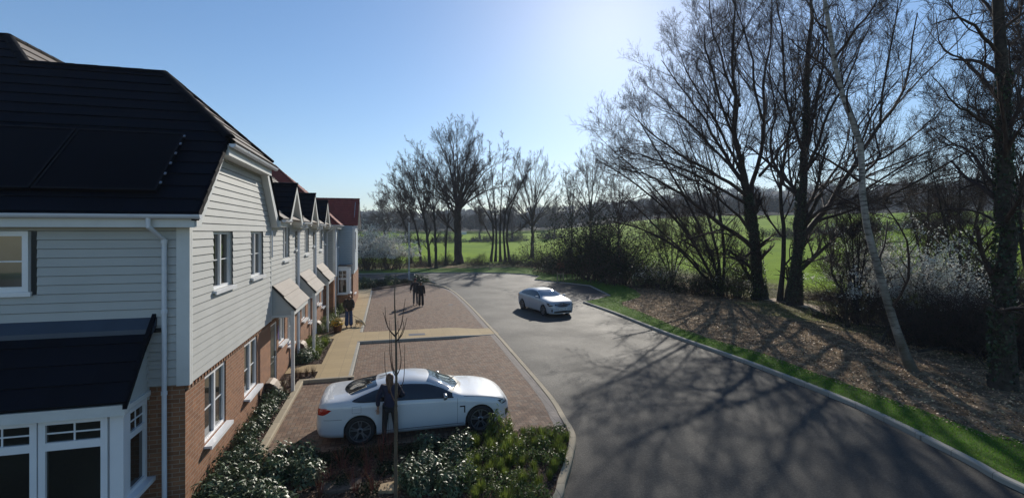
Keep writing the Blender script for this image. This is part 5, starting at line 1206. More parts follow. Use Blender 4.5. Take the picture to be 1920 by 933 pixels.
# ---------------------------------------------------------------- far woods on the hills
def woods():
    rg=np.random.RandomState(77); pts=[]
    N=3600; l_=rg.uniform(-.62,1.25,N*3); 
    r_=260+ (rg.rand(N*3)**1.7)*560
    x=CAM[0]+(l_*cy_+sy_)*r_/np.sqrt(1+l_**2); y=CAM[1]+(-l_*sy_+cy_)*r_/np.sqrt(1+l_**2)
    edge=280+30*np.sin(l_*9)+14*np.sin(l_*31+1)-55*(l_<.1)*1.0
    k=r_>edge; x,y,r_,l_=x[k][:N],y[k][:N],r_[k][:N],l_[k][:N]; z=terrain(x,y)[0]
    n=len(x); hh=6+5*rg.rand(n)+2*np.sin(l_*40); m=70
    u=norm(rg.randn(n,m,3)); u[...,2]=np.abs(u[...,2])*1.1-.25; rr=(.55+.45*rg.rand(n,m,1))
    R=np.stack([hh*.45,hh*.45,hh*.62],1)[:,None]; c=np.stack([x,y,z+hh*.42],1)[:,None]+u*rr*R
    c=c.reshape(-1,3); M_=len(c); nr=norm(rg.randn(M_,3)); t=norm(np.cross(nr,rg.randn(M_,3))); b=np.cross(nr,t); s=(.9+1.2*rg.rand(M_,1))
    V=np.stack([c-t*s*.5,c-b*s*.3,c+t*s*.5,c+b*s*.3],1).reshape(-1,3)
    return np_mesh('far_wood',V,[np.arange(4*M_).reshape(-1,4)])
tag(mesh_obj('far_wood',woods(),pm('wood_mass',(.055,.05,.035),.9,.3,.02,.2,island=.5)),'leafless woodland covering the hazy distant hills','wood',kind='stuff')
# hazy parkland trees in the middle distance
for i,(px,d,tp,r) in enumerate([(720,150,378,.35),(760,170,372,.35),(800,160,376,.35),(900,190,385,.4),(960,180,388,.4),(1040,190,385,.4),(1220,200,372,.4),(1340,210,362,.4)]):
    auto_tree(px,tp,d,r,'bare hazy tree standing in the middle distance beyond the field',400+i,'distant_bare_tree',c=14,t0=.2,ratio=.5,lv=[(8,.15,1.,.7,.5,.6,4,.25),(7,.15,1.,.7,.55,.65,3,.3),(4,.2,1,.7,.6,.7,2,.3)],group='hazy trees beyond the field',rmin=.04)
# small pale farm building
b=gz(868,235); T=thing('field_shelter','small pale roofed shelter in the far field behind the oaks','shelter',b); mb=MB(); mb.box(-1.6,1.6,-1,1,0,1.3); mb.build('wall',M['trim'],T,local=True); mb=MB(); mb.prism([(-1.8,-1.2,1.28),(-1.8,1.2,1.28),(-1.8,0,1.7)],(3.6,0,0)); mb.build('roof',M['kerb'],T,local=True)
# ---------------------------------------------------------------- cars
def crv(pts):
    xs_=[p[0] for p in pts]; ys_=[p[1] for p in pts]; m=len(xs_)
    tg=[]
    for i in range(m):
        if i==0 or i==m-1: tg.append(0 if m<2 else (ys_[1]-ys_[0])/(xs_[1]-xs_[0]) if i==0 else (ys_[-1]-ys_[-2])/(xs_[-1]-xs_[-2]))
        else:
            a=(ys_[i]-ys_[i-1])/(xs_[i]-xs_[i-1]); b=(ys_[i+1]-ys_[i])/(xs_[i+1]-xs_[i]); tg.append(0 if a*b<=0 else 2*a*b/(a+b))
    def f(x):
        x=min(max(x,xs_[0]),xs_[-1]); i=max(0,min(m-2,int(np.searchsorted(xs_,x)-1))); h=xs_[i+1]-xs_[i]; t=(x-xs_[i])/h
        return (2*t**3-3*t*t+1)*ys_[i]+(t**3-2*t*t+t)*h*tg[i]+(-2*t**3+3*t*t)*ys_[i+1]+(t**3-t*t)*h*tg[i+1]
    return f
class Car:
    def __init__(s,o,S,paint):
        s.o=o; s.S=S; s.zt=crv(S['top']); s.zb=crv(S['belt']); s.W=crv(S['plan']); s.tum=crv(S['tum']); s.pw=crv(S['pow']); s.zl=crv(S['low']); s.paint=paint; s.x0=S['top'][0][0]; s.x1=S['top'][-1][0]
    def belt(s,x): return min(s.zb(x),s.zt(x)-.03)
    def side(s,x,z):
        zb=s.belt(x); zt_=s.zt(x); W=s.W(x)
        if z<=zb:
            t=(z-.18)/(zb-.18); g=1-.07*(1-min(1,max(0,t)*1.6))**2-.035*max(0,t-.62)**2/.145
            cr=.012*math.exp(-((z-(zb-.17))/.03)**2); return W*g-cr*0+ (.010*math.exp(-((z-(zb-.10))/.045)**2))
        q=min(1,(z-zb)/(zt_-zb)); p=s.pw(x); return (W*.965+.002)*(1-s.tum(x)*q)*max(0,1-q**p)**(1/p)
    def topz(s,x,y):
        lo,hi=s.belt(x),s.zt(x); y=abs(y)
        for _ in range(22):
            m=(lo+hi)/2
            if s.side(x,m)>y: lo=m
            else: hi=m
        return lo
    def low(s,x):
        z=s.zl(x); R_=s.S['arch']
        for xa in s.S['axles']:
            if abs(x-xa)<R_: z=max(z,s.S['wr']+math.sqrt(max(0,R_*R_-(x-xa)**2)))
        return z
    def body(s):
        R_=s.S['arch']; xs_=list(np.arange(s.x0,s.x1,.035))+[s.x1,s.x0+.004,s.x0+.015,s.x1-.004,s.x1-.015]
        for xa in s.S['axles']: xs_+=[xa-R_-.001,xa-R_+.001,xa-R_+.008,xa+R_+.001,xa+R_-.001,xa+R_-.008]
        xs_=sorted(xs_); rows=[]
        for x in xs_:
            zl=s.low(x); zb=s.belt(x); zt_=s.zt(x); zl=min(zl,zb-.04); h=[]
            for i in range(10):
                z=zl+(zb-zl)*i/9; h.append((x,s.side(x,z),z))
            p=s.pw(x)
            for i in range(1,15):
                q=math.sin(math.pi/2*i/14)**(.55 if p<3 else .7); z=zb+(zt_-zb)*q; h.append((x,s.side(x,z) if i<14 else 0,z))
            inn=[(x,h[0][1]-.10,zl+.0)]
            full=inn+h+[(a,-b,c) for a,b,c in h[-2::-1]]+[(x,-inn[0][1],zl)]
            rows.append(full)
        mb=MB(); mb.grid(rows); mb.face(rows[0][::-1]); mb.face(rows[-1])
        b=mb.build('body',s.paint,s.o,local=True,smooth=True); s.b=b
        mb=MB(); ax=s.S['axles']; mb.box(s.x0+.15,s.x1-.15,-.56,.56,.17,.62); mb.box(ax[1]+.45,ax[0]-.45,-.80,.80,.19,.5) if ax[0]>ax[1] else None; mb.build('underbody',M['black'],s.o,local=True); return b
    def sp(s,name,up,lo,x0,x1,m,off=.004,n=24,k=6,sides=(1,-1),parent=None,label=None,both=False):
        """panel on the side between curves lo(x), up(x)"""
        for sd in sides:
            rows=[]
            for i in range(n+1):
                x=x0+(x1-x0)*i/n; a,b=lo(x),up(x); 
                rows.append([(x,sd*(s.side(x,a+(b-a)*j/k)+off),a+(b-a)*j/k) for j in range(k+1)])
            mb=MB(); mb.grid(rows); o=mb.build(name,m,parent or s.o,local=True,smooth=True)
            if label: o['label']=label
    def tp(s,name,xa,xb,y0,m,off=.004,n=16,k=10,parent=None):
        """panel on top: from x=xa(v) to xb(v), v in -1..1 -> y=v*y0(t)"""
        rows=[]
        for i in range(n+1):
            v=-1+2*i/n; r=[]
            for j in range(k+1):
                t=j/k; x=xa(v)+(xb(v)-xa(v))*t; y=v*y0(t); r.append((x,y,s.topz(x,y)+off))
            rows.append(r)
        mb=MB(); mb.grid(rows); return mb.build(name,m,parent or s.o,local=True,smooth=True)
    def fx(s,y,z,front=True):
        a,b=(1.0,s.x1) if front else (-1.2,s.x0); 
        for _ in range(24):
            m=(a+b)/2
            ok=s.side(m,z)>abs(y) and s.zt(m)>z
            if ok: a=m
            else: b=m
        return a
    def fp(s,name,pts_lo,pts_up,y0,y1,m,off=.006,n=18,k=4,front=True,parent=None):
        rows=[]
        for i in range(n+1):
            y=y0+(y1-y0)*i/n; a,b=pts_lo(y),pts_up(y); rows.append([(s.fx(y,a+(b-a)*j/k,front)+(off if front else -off),y,a+(b-a)*j/k) for j in range(k+1)])
        mb=MB(); mb.grid(rows); return mb.build(name,m,parent or s.o,local=True,smooth=True)
    def wheel(s,x,sd,steer=0):
        r=s.S['wr']; T=bpy.data.objects.new('wheel',None); COL.objects.link(T); T.parent=s.o; T.location=(x,sd*(s.S['track']-.1),r); T.rotation_euler=(0,0,steer+(0 if sd>0 else math.pi))
        w=.11; rr=r*.74
        mb=MB(); mb.lathe([(rr,-w),(r*.93,-w),(r,-w*.7),(r,w*.7),(r*.93,w),(rr*1.02,w),(rr*.98,w*.8),(rr*.97,-w),(rr,-w)],40,axis='Y'); mb.build('tyre',M['tyre'],T,local=True,smooth=True)
        mb=MB(); mb.lathe([(rr*1.0,w*.9),(rr*1.0,w*.98),(rr*.93,w*.98),(rr*.92,w*.5),(rr*.9,-w*.6)],40,axis='Y')
        nsp=s.S.get('spokes',5)
        for i in range(nsp):
            for o in ((-.17,.17) if s.S.get('double',True) else (0,)):
                a=2*math.pi*i/nsp+.3; a1=a+o*.35; a2=a+o*1.0; ww=.016 if s.S.get('double',True) else .03
                p0=(math.cos(a1)*.05,math.sin(a1)*.05); p1=(math.cos(a2)*rr*.95,math.sin(a2)*rr*.95); dx,dz=p1[0]-p0[0],p1[1]-p0[1]; L=math.hypot(dx,dz); nx_,nz_=-dz/L*ww,dx/L*ww
                mb.prism([(p0[0]+nx_,w*.78,p0[1]+nz_),(p1[0]+nx_*.8,w*.92,p1[1]+nz_*.8),(p1[0]-nx_*.8,w*.92,p1[1]-nz_*.8),(p0[0]-nx_,w*.78,p0[1]-nz_)],(0,-.03,0))
        mb.lathe([(0,w*.84),(.055,w*.84),(.07,w*.74),(.07,w*.5)],16,axis='Y')
        mb.build('rim',M['alloy'],T,local=True)
        mb=MB(); mb.lathe([(0,w*.2),(rr*.92,w*.2),(rr*.92,0),(0,0)],24,axis='Y'); mb.build('brake_disc',M['black'],T,local=True)
        mb=MB(); mb.lathe([(0,w*.9),(.03,w*.9),(.034,w*.84)],12,axis='Y'); mb.build('hub_cap',M['panel_frame'],T,local=True)
    def mirror(s,x,z,sides=(1,-1),m=None):
        for sd in sides:
            y=s.side(x,z); mb=MB(); prof=[(0,0),(.055,.01),(.085,.04),(.09,.09),(.07,.135),(.0,.14)]
            rows=[]
            for j,(f,k) in enumerate([(0,.55),(.03,.9),(.08,1.),(.15,.98),(.19,.8),(.205,.3)]):
                rows.append([(x+(a-.02)*k,sd*(y+.03+f),z-.02+(b-.07)*k+.06) for a,b in prof])
            mb.grid(rows,True); mb.face(rows[0]); mb.face(rows[-1]); mb.box(x-.01,x+.04,min(sd*(y-.03),sd*(y+.06)),max(sd*(y-.03),sd*(y+.06)),z-.01,z+.02)
            mb.build('wing_mirror',m or s.paint,s.o,local=True,smooth=True)
def const(v): return lambda *a: v
# ---- the white coupe by the house
pr,pf=P(675,831),P(900,807); wd_=Vector((pf[0]-pr[0],pf[1]-pr[1])).normalized()
rzc=math.atan2(wd_.y,wd_.x); mid=Vector(((pr[0]+pf[0])/2,(pr[1]+pf[1])/2)); lat=Vector((-wd_.y,wd_.x)); cpos=mid+lat*.78
C1=thing('white_coupe','white two door coupe parked in the nearest bay, woman at its side','car',(cpos.x,cpos.y,.004),rzc)
S1=dict(top=[(-2.38,.62),(-2.36,.86),(-2.31,.985),(-2.2,1.03),(-1.9,1.055),(-1.68,1.085),(-1.2,1.21),(-.7,1.31),(-.25,1.35),(.15,1.31),(.42,1.215),(.80,1.035),(.98,.975),(1.4,.93),(1.8,.865),(2.03,.78),(2.17,.67),(2.225,.54)],
    belt=[(-2.38,.56),(-2.32,.86),(-2.15,.95),(-1.5,.965),(-.8,.94),(0,.915),(.8,.89),(1.3,.865),(1.7,.80),(2.0,.70),(2.15,.60),(2.225,.50)],
    plan=[(-2.38,.60),(-2.35,.70),(-2.25,.80),(-2.0,.87),(-1.4,.905),(-.6,.885),(0,.88),(.8,.885),(1.4,.905),(1.75,.88),(1.98,.80),(2.12,.66),(2.2,.5),(2.225,.36)],
    tum=[(-2.38,.02),(-2.0,.05),(-1.4,.24),(-.8,.29),(.1,.29),(.6,.22),(1.0,.04),(2.22,.02)],pow=[(-2.38,2.4),(-1.9,3.0),(-1.2,3.2),(-.6,4.),(.2,4.),(.7,3.4),(1.0,3.2),(2.22,2.4)],
    low=[(-2.38,.42),(-2.3,.25),(-2.0,.21),(-1.0,.19),(1.0,.19),(2.0,.19),(2.15,.22),(2.225,.30)],arch=.365,axles=(1.405,-1.405),wr=.33,track=.90,spokes=5)
c=Car(C1,S1,M['carpaint']); c.body()
for sx in S1['axles']:
    for sd in (1,-1): c.wheel(sx,sd)
    
wu=crv([(-1.58,1.02),(-1.3,1.10),(-.9,1.195),(-.4,1.245),(.1,1.212),(.4,1.13),(.75,.975)]); wl=crv([(-1.58,1.01),(-1.4,.985),(-.8,.965),(.75,.91)])
c.sp('side_window',wu,wl,-1.56,.73,M['carglass'],.007,40,12)
c.sp('window_pillar',lambda x:wu(x)+.0,wl,-.78,-.73,M['black'],.007,3,6)
wu2=lambda x:wu(x)+.028
c.sp('window_trim',lambda x:wl(x)+.006,lambda x:wl(x)-.014,-1.58,.75,M['black'],.006,30,2)
c.tp('windscreen',lambda v:.22-.10*v*v,lambda v:.93-.30*v*v,lambda t:.55+.13*t,M['screenglass'],.005)
c.tp('rear_window',lambda v:-1.08+.05*v*v,lambda v:-1.80+.20*v*v,lambda t:.47+.12*t,M['carglass'],.006)
c.tp('scuttle',lambda v:.93-.30*v*v,lambda v:1.03-.30*v*v,const(.74),M['black'],.004,16,4)
c.tp('antenna_fin',lambda v:-1.0,lambda v:-.84,const(.03),M['black'],.03,4,4)
dl=.006
for x_,a,b in ((.84,.26,.88),(-.78,.26,.95)):
    c.sp('door_gap',const(b),const(a),x_,x_+dl,M['black'],.002,1,10)
c.sp('sill_trim',const(.275),const(.262),-.9,1.0,M['black'],.003,20,1)
c.sp('bonnet_gap',lambda x:c.belt(x)+.032,lambda x:c.belt(x)+.025,1.0,2.0,M['black'],.003,20,1)
c.sp('fuel_flap_gap',const(.895),const(.89),-1.58,-1.38,M['black'],.002,6,1,(-1,)); c.sp('fuel_flap_gap',const(.755),const(.75),-1.58,-1.38,M['black'],.002,6,1,(-1,)); c.sp('fuel_flap_gap',const(.895),const(.75),-1.58,-1.575,M['black'],.002,1,6,(-1,)); c.sp('fuel_flap_gap',const(.895),const(.75),-1.385,-1.38,M['black'],.002,1,6,(-1,))
c.sp('wing_vent',const(.70),const(.67),.90,1.03,M['black'],.004,6,2); c.sp('wing_vent',lambda x:.70,lambda x:.70-.17,1.0,1.03,M['black'],.004,2,6)
c.sp('headlight',lambda x:.66+(x-1.86)*.13*0+.075,lambda x:.735-.10*min(1,(x-1.84)/.12),1.84,2.10,M['black'],.004,14,5)
c.sp('head_lamp_lens',lambda x:.725,lambda x:.66,1.93,2.07,M['lamp_clear'],.009,10,4)
c.sp('tail_light',lambda x:.885-.05*max(0,(x+2.14)/.14),lambda x:.735+.12*max(0,(x+2.22)/.2)**1.5,-2.345,-2.02,M['lamp_red'],.006,14,5)
c.sp('bumper_line',const(.63),const(.622),-2.2,-1.80,M['black'],.003,8,1)
c.sp('bumper_intake',const(.46),const(.32),2.06,2.17,M['black'],.004,8,4)
c.fp('grille',const(.53),const(.66),.03,.30,M['black']); c.fp('grille',const(.53),const(.66),-.30,-.03,M['black']); c.fp('lower_intake',const(.24),const(.38),-.45,.45,M['black'])
c.fp('number_plate',const(.40),const(.51),-.26,.26,M['plate'],.012); c.fp('rear_plate',const(.62),const(.73),-.26,.26,M['plate'],.012,front=False)
c.mirror(.52,.935,(1,-1),M['alloy'])
for sd in (-1,1):
    y=c.side(-.6,.85)*sd; mb=MB(); mb.box(-.68,-.50,y-.015,y+.015,.83,.857); mb.build('door_handle',M['carpaint'],C1,local=True,bevel=.005)
mb=MB(); zc=c.topz(1.1,0)
for y0,y1,xa,xb in ((.05,.55,.94,.73),(-.6,-.02,.96,.78)):
    mb.tube([(xa,y1,c.topz(xa,y1)+.02),(xb,y0,c.topz(xb,y0)+.02)],.008,5)
mb.build('wiper',M['black'],C1,local=True)
# ---- silver hatchback on the road
q0=P(1029,587); fr_=P(1044,598)
hv=Vector((P(1000,592)[0]-P(985,578)[0],P(1000,592)[1]-P(985,578)[1]))
cx2,cy2=P(1021,583); C2=thing('silver_hatchback','silver five door hatchback driving towards the viewer on the road','car',(cx2,cy2,.002),math.atan2(-1,-(.0))+R(11))
S2=dict(top=[(-2.13,.60),(-2.11,.90),(-2.06,1.0),(-1.9,1.10),(-1.65,1.24),(-1.2,1.36),(-.5,1.42),(.1,1.39),(.5,1.30),(.95,1.09),(1.12,1.03),(1.5,.98),(1.85,.90),(2.02,.82),(2.12,.70),(2.17,.56)],
    belt=[(-2.13,.55),(-2.05,.90),(-1.8,1.0),(-1.0,.985),(0,.95),(.9,.92),(1.3,.89),(1.7,.82),(1.98,.72),(2.1,.62),(2.17,.52)],
    plan=[(-2.13,.66),(-2.08,.76),(-1.9,.85),(-1.3,.885),(0,.88),(1.3,.89),(1.7,.875),(1.95,.80),(2.08,.68),(2.15,.52),(2.17,.42)],
    tum=[(-2.13,.05),(-1.9,.2),(-1.2,.25),(.3,.25),(.8,.18),(1.15,.04),(2.17,.02)],pow=[(-2.13,3.),(-1.5,4.),(.4,4.5),(.9,3.6),(1.2,3.2),(2.17,2.4)],
    low=[(-2.13,.4),(-2.05,.25),(-1.0,.19),(1.0,.19),(2.0,.18),(2.17,.22)],arch=.355,axles=(1.35,-1.35),wr=.32,track=.885,spokes=5,double=True)
c=Car(C2,S2,M['carpaint2']); c.body()
for sx in S2['axles']:
    for sd in (1,-1): c.wheel(sx,sd,.0)
wu=crv([(-1.6,1.07),(-1.4,1.17),(-1.0,1.25),(-.3,1.325),(.15,1.295),(.5,1.19),(.88,1.02)]); wl=crv([(-1.6,1.05),(-1.5,1.03),(-.5,1.0),(.88,.965)])
c.sp('side_window',wu,wl,-1.58,.86,M['carglass'],.007,40,12)
c.sp('window_pillar',wu,wl,-.42,-.34,M['black'],.007,3,6); c.sp('window_pillar',wu,wl,-1.32,-1.27,M['black'],.007,3,6)
c.tp('windscreen',lambda v:.22-.08*v*v,lambda v:1.07-.26*v*v,lambda t:.58+.13*t,M['screenglass'],.005)
for x_,b in ((.92,.9),(-.38,.97),(-1.28,.97)): c.sp('door_gap',const(b),const(.28),x_,x_+.006,M['black'],.002,1,8)
c.sp('headlight',const(.79),lambda x:.78-.16*min(1,(x-1.72)/.2),1.72,2.09,M['black'],.004,14,5); c.sp('head_lamp_lens',const(.76),const(.69),1.90,2.07,M['lamp_clear'],.009,10,4)
c.sp('tail_light',const(.95),const(.80),-2.07,-1.80,M['lamp_red'],.006,8,4)
c.fp('grille',lambda y:.565+.10*(abs(y)/.52)**2,lambda y:.745-.02*abs(y),-.52,.52,M['black'],.008)
c.fp('grille_bar',const(.655),const(.685),-.46,-.10,M['chrome'],.018); c.fp('grille_bar',const(.655),const(.685),.10,.46,M['chrome'],.018)
mb=MB(); xg=c.fx(0,.665)+.03; mb.lathe([(.085,0),(.10,0),(.10,.015),(.085,.015),(.085,0)],28,(xg,0,.665),'X')
for a in (90,210,330): mb.tube([(xg+.008,0,.665),(xg+.008,.088*math.cos(R(a)),.665+.088*math.sin(R(a)))],[.013,.004],5)
mb.build('round_emblem',M['chrome'],C2,local=True)
c.fp('lower_intake',lambda y:.235,lambda y:.36-.05*abs(y),-.58,.58,M['black'],.006); c.fp('splitter',const(.20),const(.228),-.66,.66,M['trim'],.012)
for s in (-1,1): c.fp('side_intake',const(.30),const(.45),min(s*.66,s*.72),max(s*.66,s*.72),M['black'],.005,4)
pl=c.fp('number_plate',const(.40),const(.505),-.26,.26,M['plate'],.016)
tc=bpy.data.curves.new('plate_text','FONT'); tc.body='BN17 VXP'; tc.size=.095; tc.align_x='CENTER'; tc.align_y='CENTER'; tc.extrude=.002
to=bpy.data.objects.new('plate_text',tc); COL.objects.link(to); tc.materials.append(M['black']); to.parent=pl; to.location=(c.fx(0,.45)+.022,0,.452); to.rotation_euler=(R(90),0,R(90))
bpy.context.view_layer.update(); tm=bpy.data.meshes.new_from_object(to.evaluated_get(bpy.context.evaluated_depsgraph_get())); to2=bpy.data.objects.new('plate_text',tm); COL.objects.link(to2); to2.parent=pl; to2.location=to.location; to2.rotation_euler=to.rotation_euler; bpy.data.objects.remove(to)
c.mirror(.72,.985,(1,-1),M['carpaint2'])
for sd in (-1,1):
    for x_ in (-.2,-1.12):
        y=c.side(x_,.88)*sd; mb=MB(); mb.box(x_-.1,x_+.08,y-.015,y+.015,.865,.89); mb.build('door_handle',M['carpaint2'],C2,local=True,bevel=.005)
# ---------------------------------------------------------------- people and dog
def skin_mesh(name,nodes,edges,sub=2,root=0):
    me=bpy.data.meshes.new(name); me.from_pydata([n[:3] for n in nodes],edges,[]); o=bpy.data.objects.new(name+'_tmp',me); COL.objects.link(o)
    m=o.modifiers.new('s','SKIN'); m.use_smooth_shade=True; m.use_x_symmetry=False
    lay=me.skin_vertices[0].data if me.skin_vertices else None
    if lay is None:
        bm=bmesh.new(); bm.from_mesh(me); bm.verts.layers.skin.verify(); bm.to_mesh(me); bm.free(); lay=me.skin_vertices[0].data
    for i,n in enumerate(nodes):
        lay[i].radius=(n[3],n[4] if len(n)>4 else n[3]); lay[i].use_root=(i==root)
    if sub: q=o.modifiers.new('u','SUBSURF'); q.levels=sub; q.render_levels=sub
    dg=bpy.context.evaluated_depsgraph_get(); r=bpy.data.meshes.new_from_object(o.evaluated_get(dg)); bpy.data.objects.remove(o); r.name=name
    r.polygons.foreach_set('use_smooth',[True]*len(r.polygons)); r.materials.clear(); return r
SK=pm('skin',(.42,.25,.18),.55,.05); 
def person(label,loc,rz,J,cl,hair,group=None,hairlen=.0,cap=None,h=1.7):
    """J: joints in local coords (facing +Y). cl: dict of materials"""
    T=thing('person',label,'person',loc,rz,group); s=h/1.7; T.scale=(s,s,s)
    N=[];E=[]; idx={}
    def n(k,p,r,par=None,r2=None):
        idx[k]=len(N); N.append((*p,r,r2 or r)); 
        if par is not None: E.append((idx[par],idx[k]))
    L=lambda a,b,t:tuple(Vector(a).lerp(Vector(b),t))
    n('pelvis',J['pelvis'],.135,None,.10); n('waist',L(J['pelvis'],J['chest'],.45),.115,'pelvis',.085); n('chest',J['chest'],.145,'waist',.10); n('neck0',L(J['chest'],J['neck'],.7),.07,'chest'); n('neck',J['neck'],.05,'neck0')
    hd=Vector(J['head']); nk=Vector(J['neck']); ax=(hd-nk).normalized(); fw=Vector(J.get('face',(0,1,0)))
    n('h1',tuple(nk.lerp(hd,.45)+fw*.012),.062,'neck'); n('h2',tuple(hd),.083,'h1'); n('h3',tuple(hd+ax*.075),.07,'h2'); n('nose',tuple(hd+fw*.098-ax*.02),.010,'h2')
    for sd in 'LR':
        sg=-1 if sd=='L' else 1
        n('sh'+sd,J['sh'+sd],.06,'chest'); n('el'+sd,J['el'+sd],.042,'sh'+sd); n('wr'+sd,J['wr'+sd],.028,'el'+sd)
        w=Vector(J['wr'+sd]); d=(w-Vector(J['el'+sd])).normalized(); side=d.cross(fw).normalized() if abs(d.dot(fw))<.9 else Vector((1,0,0)); palm=w+d*.07; n('pm'+sd,tuple(palm),.033,'wr'+sd,.018)
        bend=d.cross(side).normalized()
        for k,(o,l) in enumerate(((-.03,.065),(-.01,.078),(.01,.073),(.028,.058))):
            a=palm+d*.025+side*o; n(f'f{sd}{k}',tuple(a),.0085,'pm'+sd); n(f'g{sd}{k}',tuple(a+d*l*.55+bend*.008),.0075,f'f{sd}{k}'); n(f'e{sd}{k}',tuple(a+d*l*.85+bend*.03),.0065,f'g{sd}{k}')
        n('t'+sd,tuple(w+d*.045-side*.04),.010,'pm'+sd); n('u'+sd,tuple(w+d*.085-side*.055+bend*.01),.008,'t'+sd)
        n('hip'+sd,J['hip'+sd],.09,'pelvis'); n('kn'+sd,J['kn'+sd],.055,'hip'+sd); n('an'+sd,J['an'+sd],.036,'kn'+sd); a=Vector(J['an'+sd]); n('ft'+sd,tuple(a+fw*.13+Vector((0,0,-.05))),.032,'an'+sd)
    b=mesh_obj('body',skin_mesh('body',N,E,1),SK,T)
    g=lambda k:N[idx[k]]
    # jacket
    up=cl.get('puff',.02); JN=[];JE=[]
    def jn(p,r,r2,par):
        JN.append((*p[:3],r,r2)); 
        if par is not None: JE.append((par,len(JN)-1))
        return len(JN)-1
    hem=cl.get('hem',0.); pv=Vector(g('pelvis')[:3])
    a=jn(g('waist'),.125+up,.095+up,None); c_=jn(g('chest'),.15+up,.112+up,a); nn=jn(L(J['chest'],J['neck'],.75),.07+up*.5,.065+up*.5,c_); h1=jn((pv.x,pv.y,pv.z+.02),.142+up,.112+up,a)
    if hem: jn((pv.x,pv.y,pv.z-hem),.15+up,.12+up,h1)
    for sd in 'LR':
        s1=jn(g('sh'+sd),.068+up*.7,.068+up*.7,c_); e1=jn(g('el'+sd),.05+up*.6,.05+up*.6,s1); k=cl.get('cuff',1.); jn(L(J['el'+sd],J['wr'+sd],k),.04+up*.6,.04+up*.6,e1)
    mesh_obj('jacket',skin_mesh('jacket',JN,JE,2),cl['jacket'],T)
    tr=cl.get('flare',0); TN=[];TE=[]
    TN.append((*J['pelvis'],.138,.108))
    for sd in 'LR':
        k=len(TN); an=Vector(J['an'+sd]); TN+= [(*J['hip'+sd],.096,.096),(*J['kn'+sd],.066+tr*.5,.066+tr*.5),(an.x,an.y,an.z-.02,.046+tr,.046+tr)]; TE+= [(0,k),(k,k+1),(k+1,k+2)]
    mesh_obj('trousers',skin_mesh('trousers',TN,TE,2),cl['trousers'],T)
    for sd in 'LR':
        a=Vector(J['an'+sd]); SN=[(a.x,a.y,a.z-.02,.042,.042),tuple(a+fw*-.03+Vector((0,0,-.055)))+(.036,.03),tuple(a+fw*.06+Vector((0,0,-.052)))+(.040,.032),tuple(a+fw*.15+Vector((0,0,-.06)))+(.036,.022)]
        mesh_obj('shoe',skin_mesh('shoe',SN,[(0,1),(1,2),(2,3)],2),cl['shoes'],T)
    # hair
    if hair:
        mb=MB(); side=fw.cross(ax).normalized(); rows=[]; nA=28; cc=hd-fw*.006+ax*.012
        for t_ in range(nA+1):
            th=R(-180+360*t_/nA); off=abs(math.atan2(math.sin(th),math.cos(th))); face=off<R(62); side_=R(62)<=off<R(100)
            dirv=fw*math.cos(th)+side*math.sin(th); col=[]
            lim=.42 if face else 1.; 
            for k in range(13):
                u=k/12
                if face: ph=u*R(66); p=cc+ax*math.cos(ph)*.108+dirv*math.sin(ph)*.094*(1 if math.cos(th)<0 else 1.03)
                else:
                    ext=hairlen*(1 if not side_ else .75)+.05; s_=u*1.6
                    if s_<1: ph=s_*R(95); p=cc+ax*math.cos(ph)*.108+dirv*math.sin(ph)*.092
                    else:
                        v=(s_-1)/.6; wv=1+.10*math.sin(v*5+th*3)-.25*v; p=cc-ax*(.01+ext*v)+dirv*.092*wv*(1-.1*v)-fw*.02*v
                col.append(tuple(p))
            rows.append(col)
        mb.grid(rows); ho=mb.build('hair',hair,T,local=True,smooth=True); so=ho.modifiers.new('thick','SOLIDIFY'); so.thickness=.012; so.offset=-1
    if cap:
        mb=MB(); rows=[]
        q=hd+ax*.045
        for r_,z in ((.100,0),(.103,.02),(.092,.065),(.055,.095),(.0,.102)): rows.append([tuple(q+Vector((math.cos(t)*r_,math.sin(t)*r_,z))) for t in [2*math.pi*i/16 for i in range(16)]])
        mb.grid(rows,True); side=fw.cross(ax).normalized(); mb.prism([tuple(q+fw*.07+side*.08),tuple(q+fw*.15+side*.06-ax*.015),tuple(q+fw*.17-ax*.02),tuple(q+fw*.15-side*.06-ax*.015),tuple(q+fw*.07-side*.08)],(0,0,.012)); mb.build('cap',cap,T,local=True,smooth=True)
    # eyes and mouth
    mb=MB(); side=fw.cross(ax).normalized()
    for s_ in (-1,1): p=hd+fw*.083+side*s_*.032+ax*.012; mb.lathe([(0,-.008),(.008,-.004),(.009,0),(.008,.004),(0,.008)],8,tuple(p))
    mb.build('eyes',M['black'],T,local=True,smooth=True)
    return T
blackc=pm('black_cloth',(.012,.012,.014),.9,.3); navy=pm('navy_cloth',(.014,.016,.04),.85,.3); denim=pm('denim',(.035,.07,.17),.9,.3,10); greyc=pm('grey_cloth',(.10,.11,.12),.9,.2); dkgrey=pm('charcoal_cloth',(.03,.032,.036),.9,.3); olive=pm('brown_coat',(.035,.026,.018),.85,.3)
brownh=pm('brown_hair',(.11,.05,.025),.5,.4,30); darkh=pm('dark_hair',(.02,.014,.01),.5,.3,30); whites=pm('white_shoe',(.6,.6,.6),.5); blond=pm('fair_hair',(.25,.17,.10),.5,.3,30); redcap=pm('maroon_cap',(.08,.02,.025),.8)
def std(**k):
    J=dict(pelvis=(0,0,.93),chest=(0,.0,1.26),neck=(0,0,1.44),head=(0,.015,1.565),shL=(-.17,0,1.39),shR=(.17,0,1.39),elL=(-.22,-.03,1.11),elR=(.22,-.03,1.11),wrL=(-.24,.04,.86),wrR=(.24,.04,.86),hipL=(-.09,0,.88),hipR=(.09,0,.88),knL=(-.10,.02,.49),knR=(.10,.02,.49),anL=(-.11,0,.085),anR=(.11,0,.085))
    J.update(k); return J
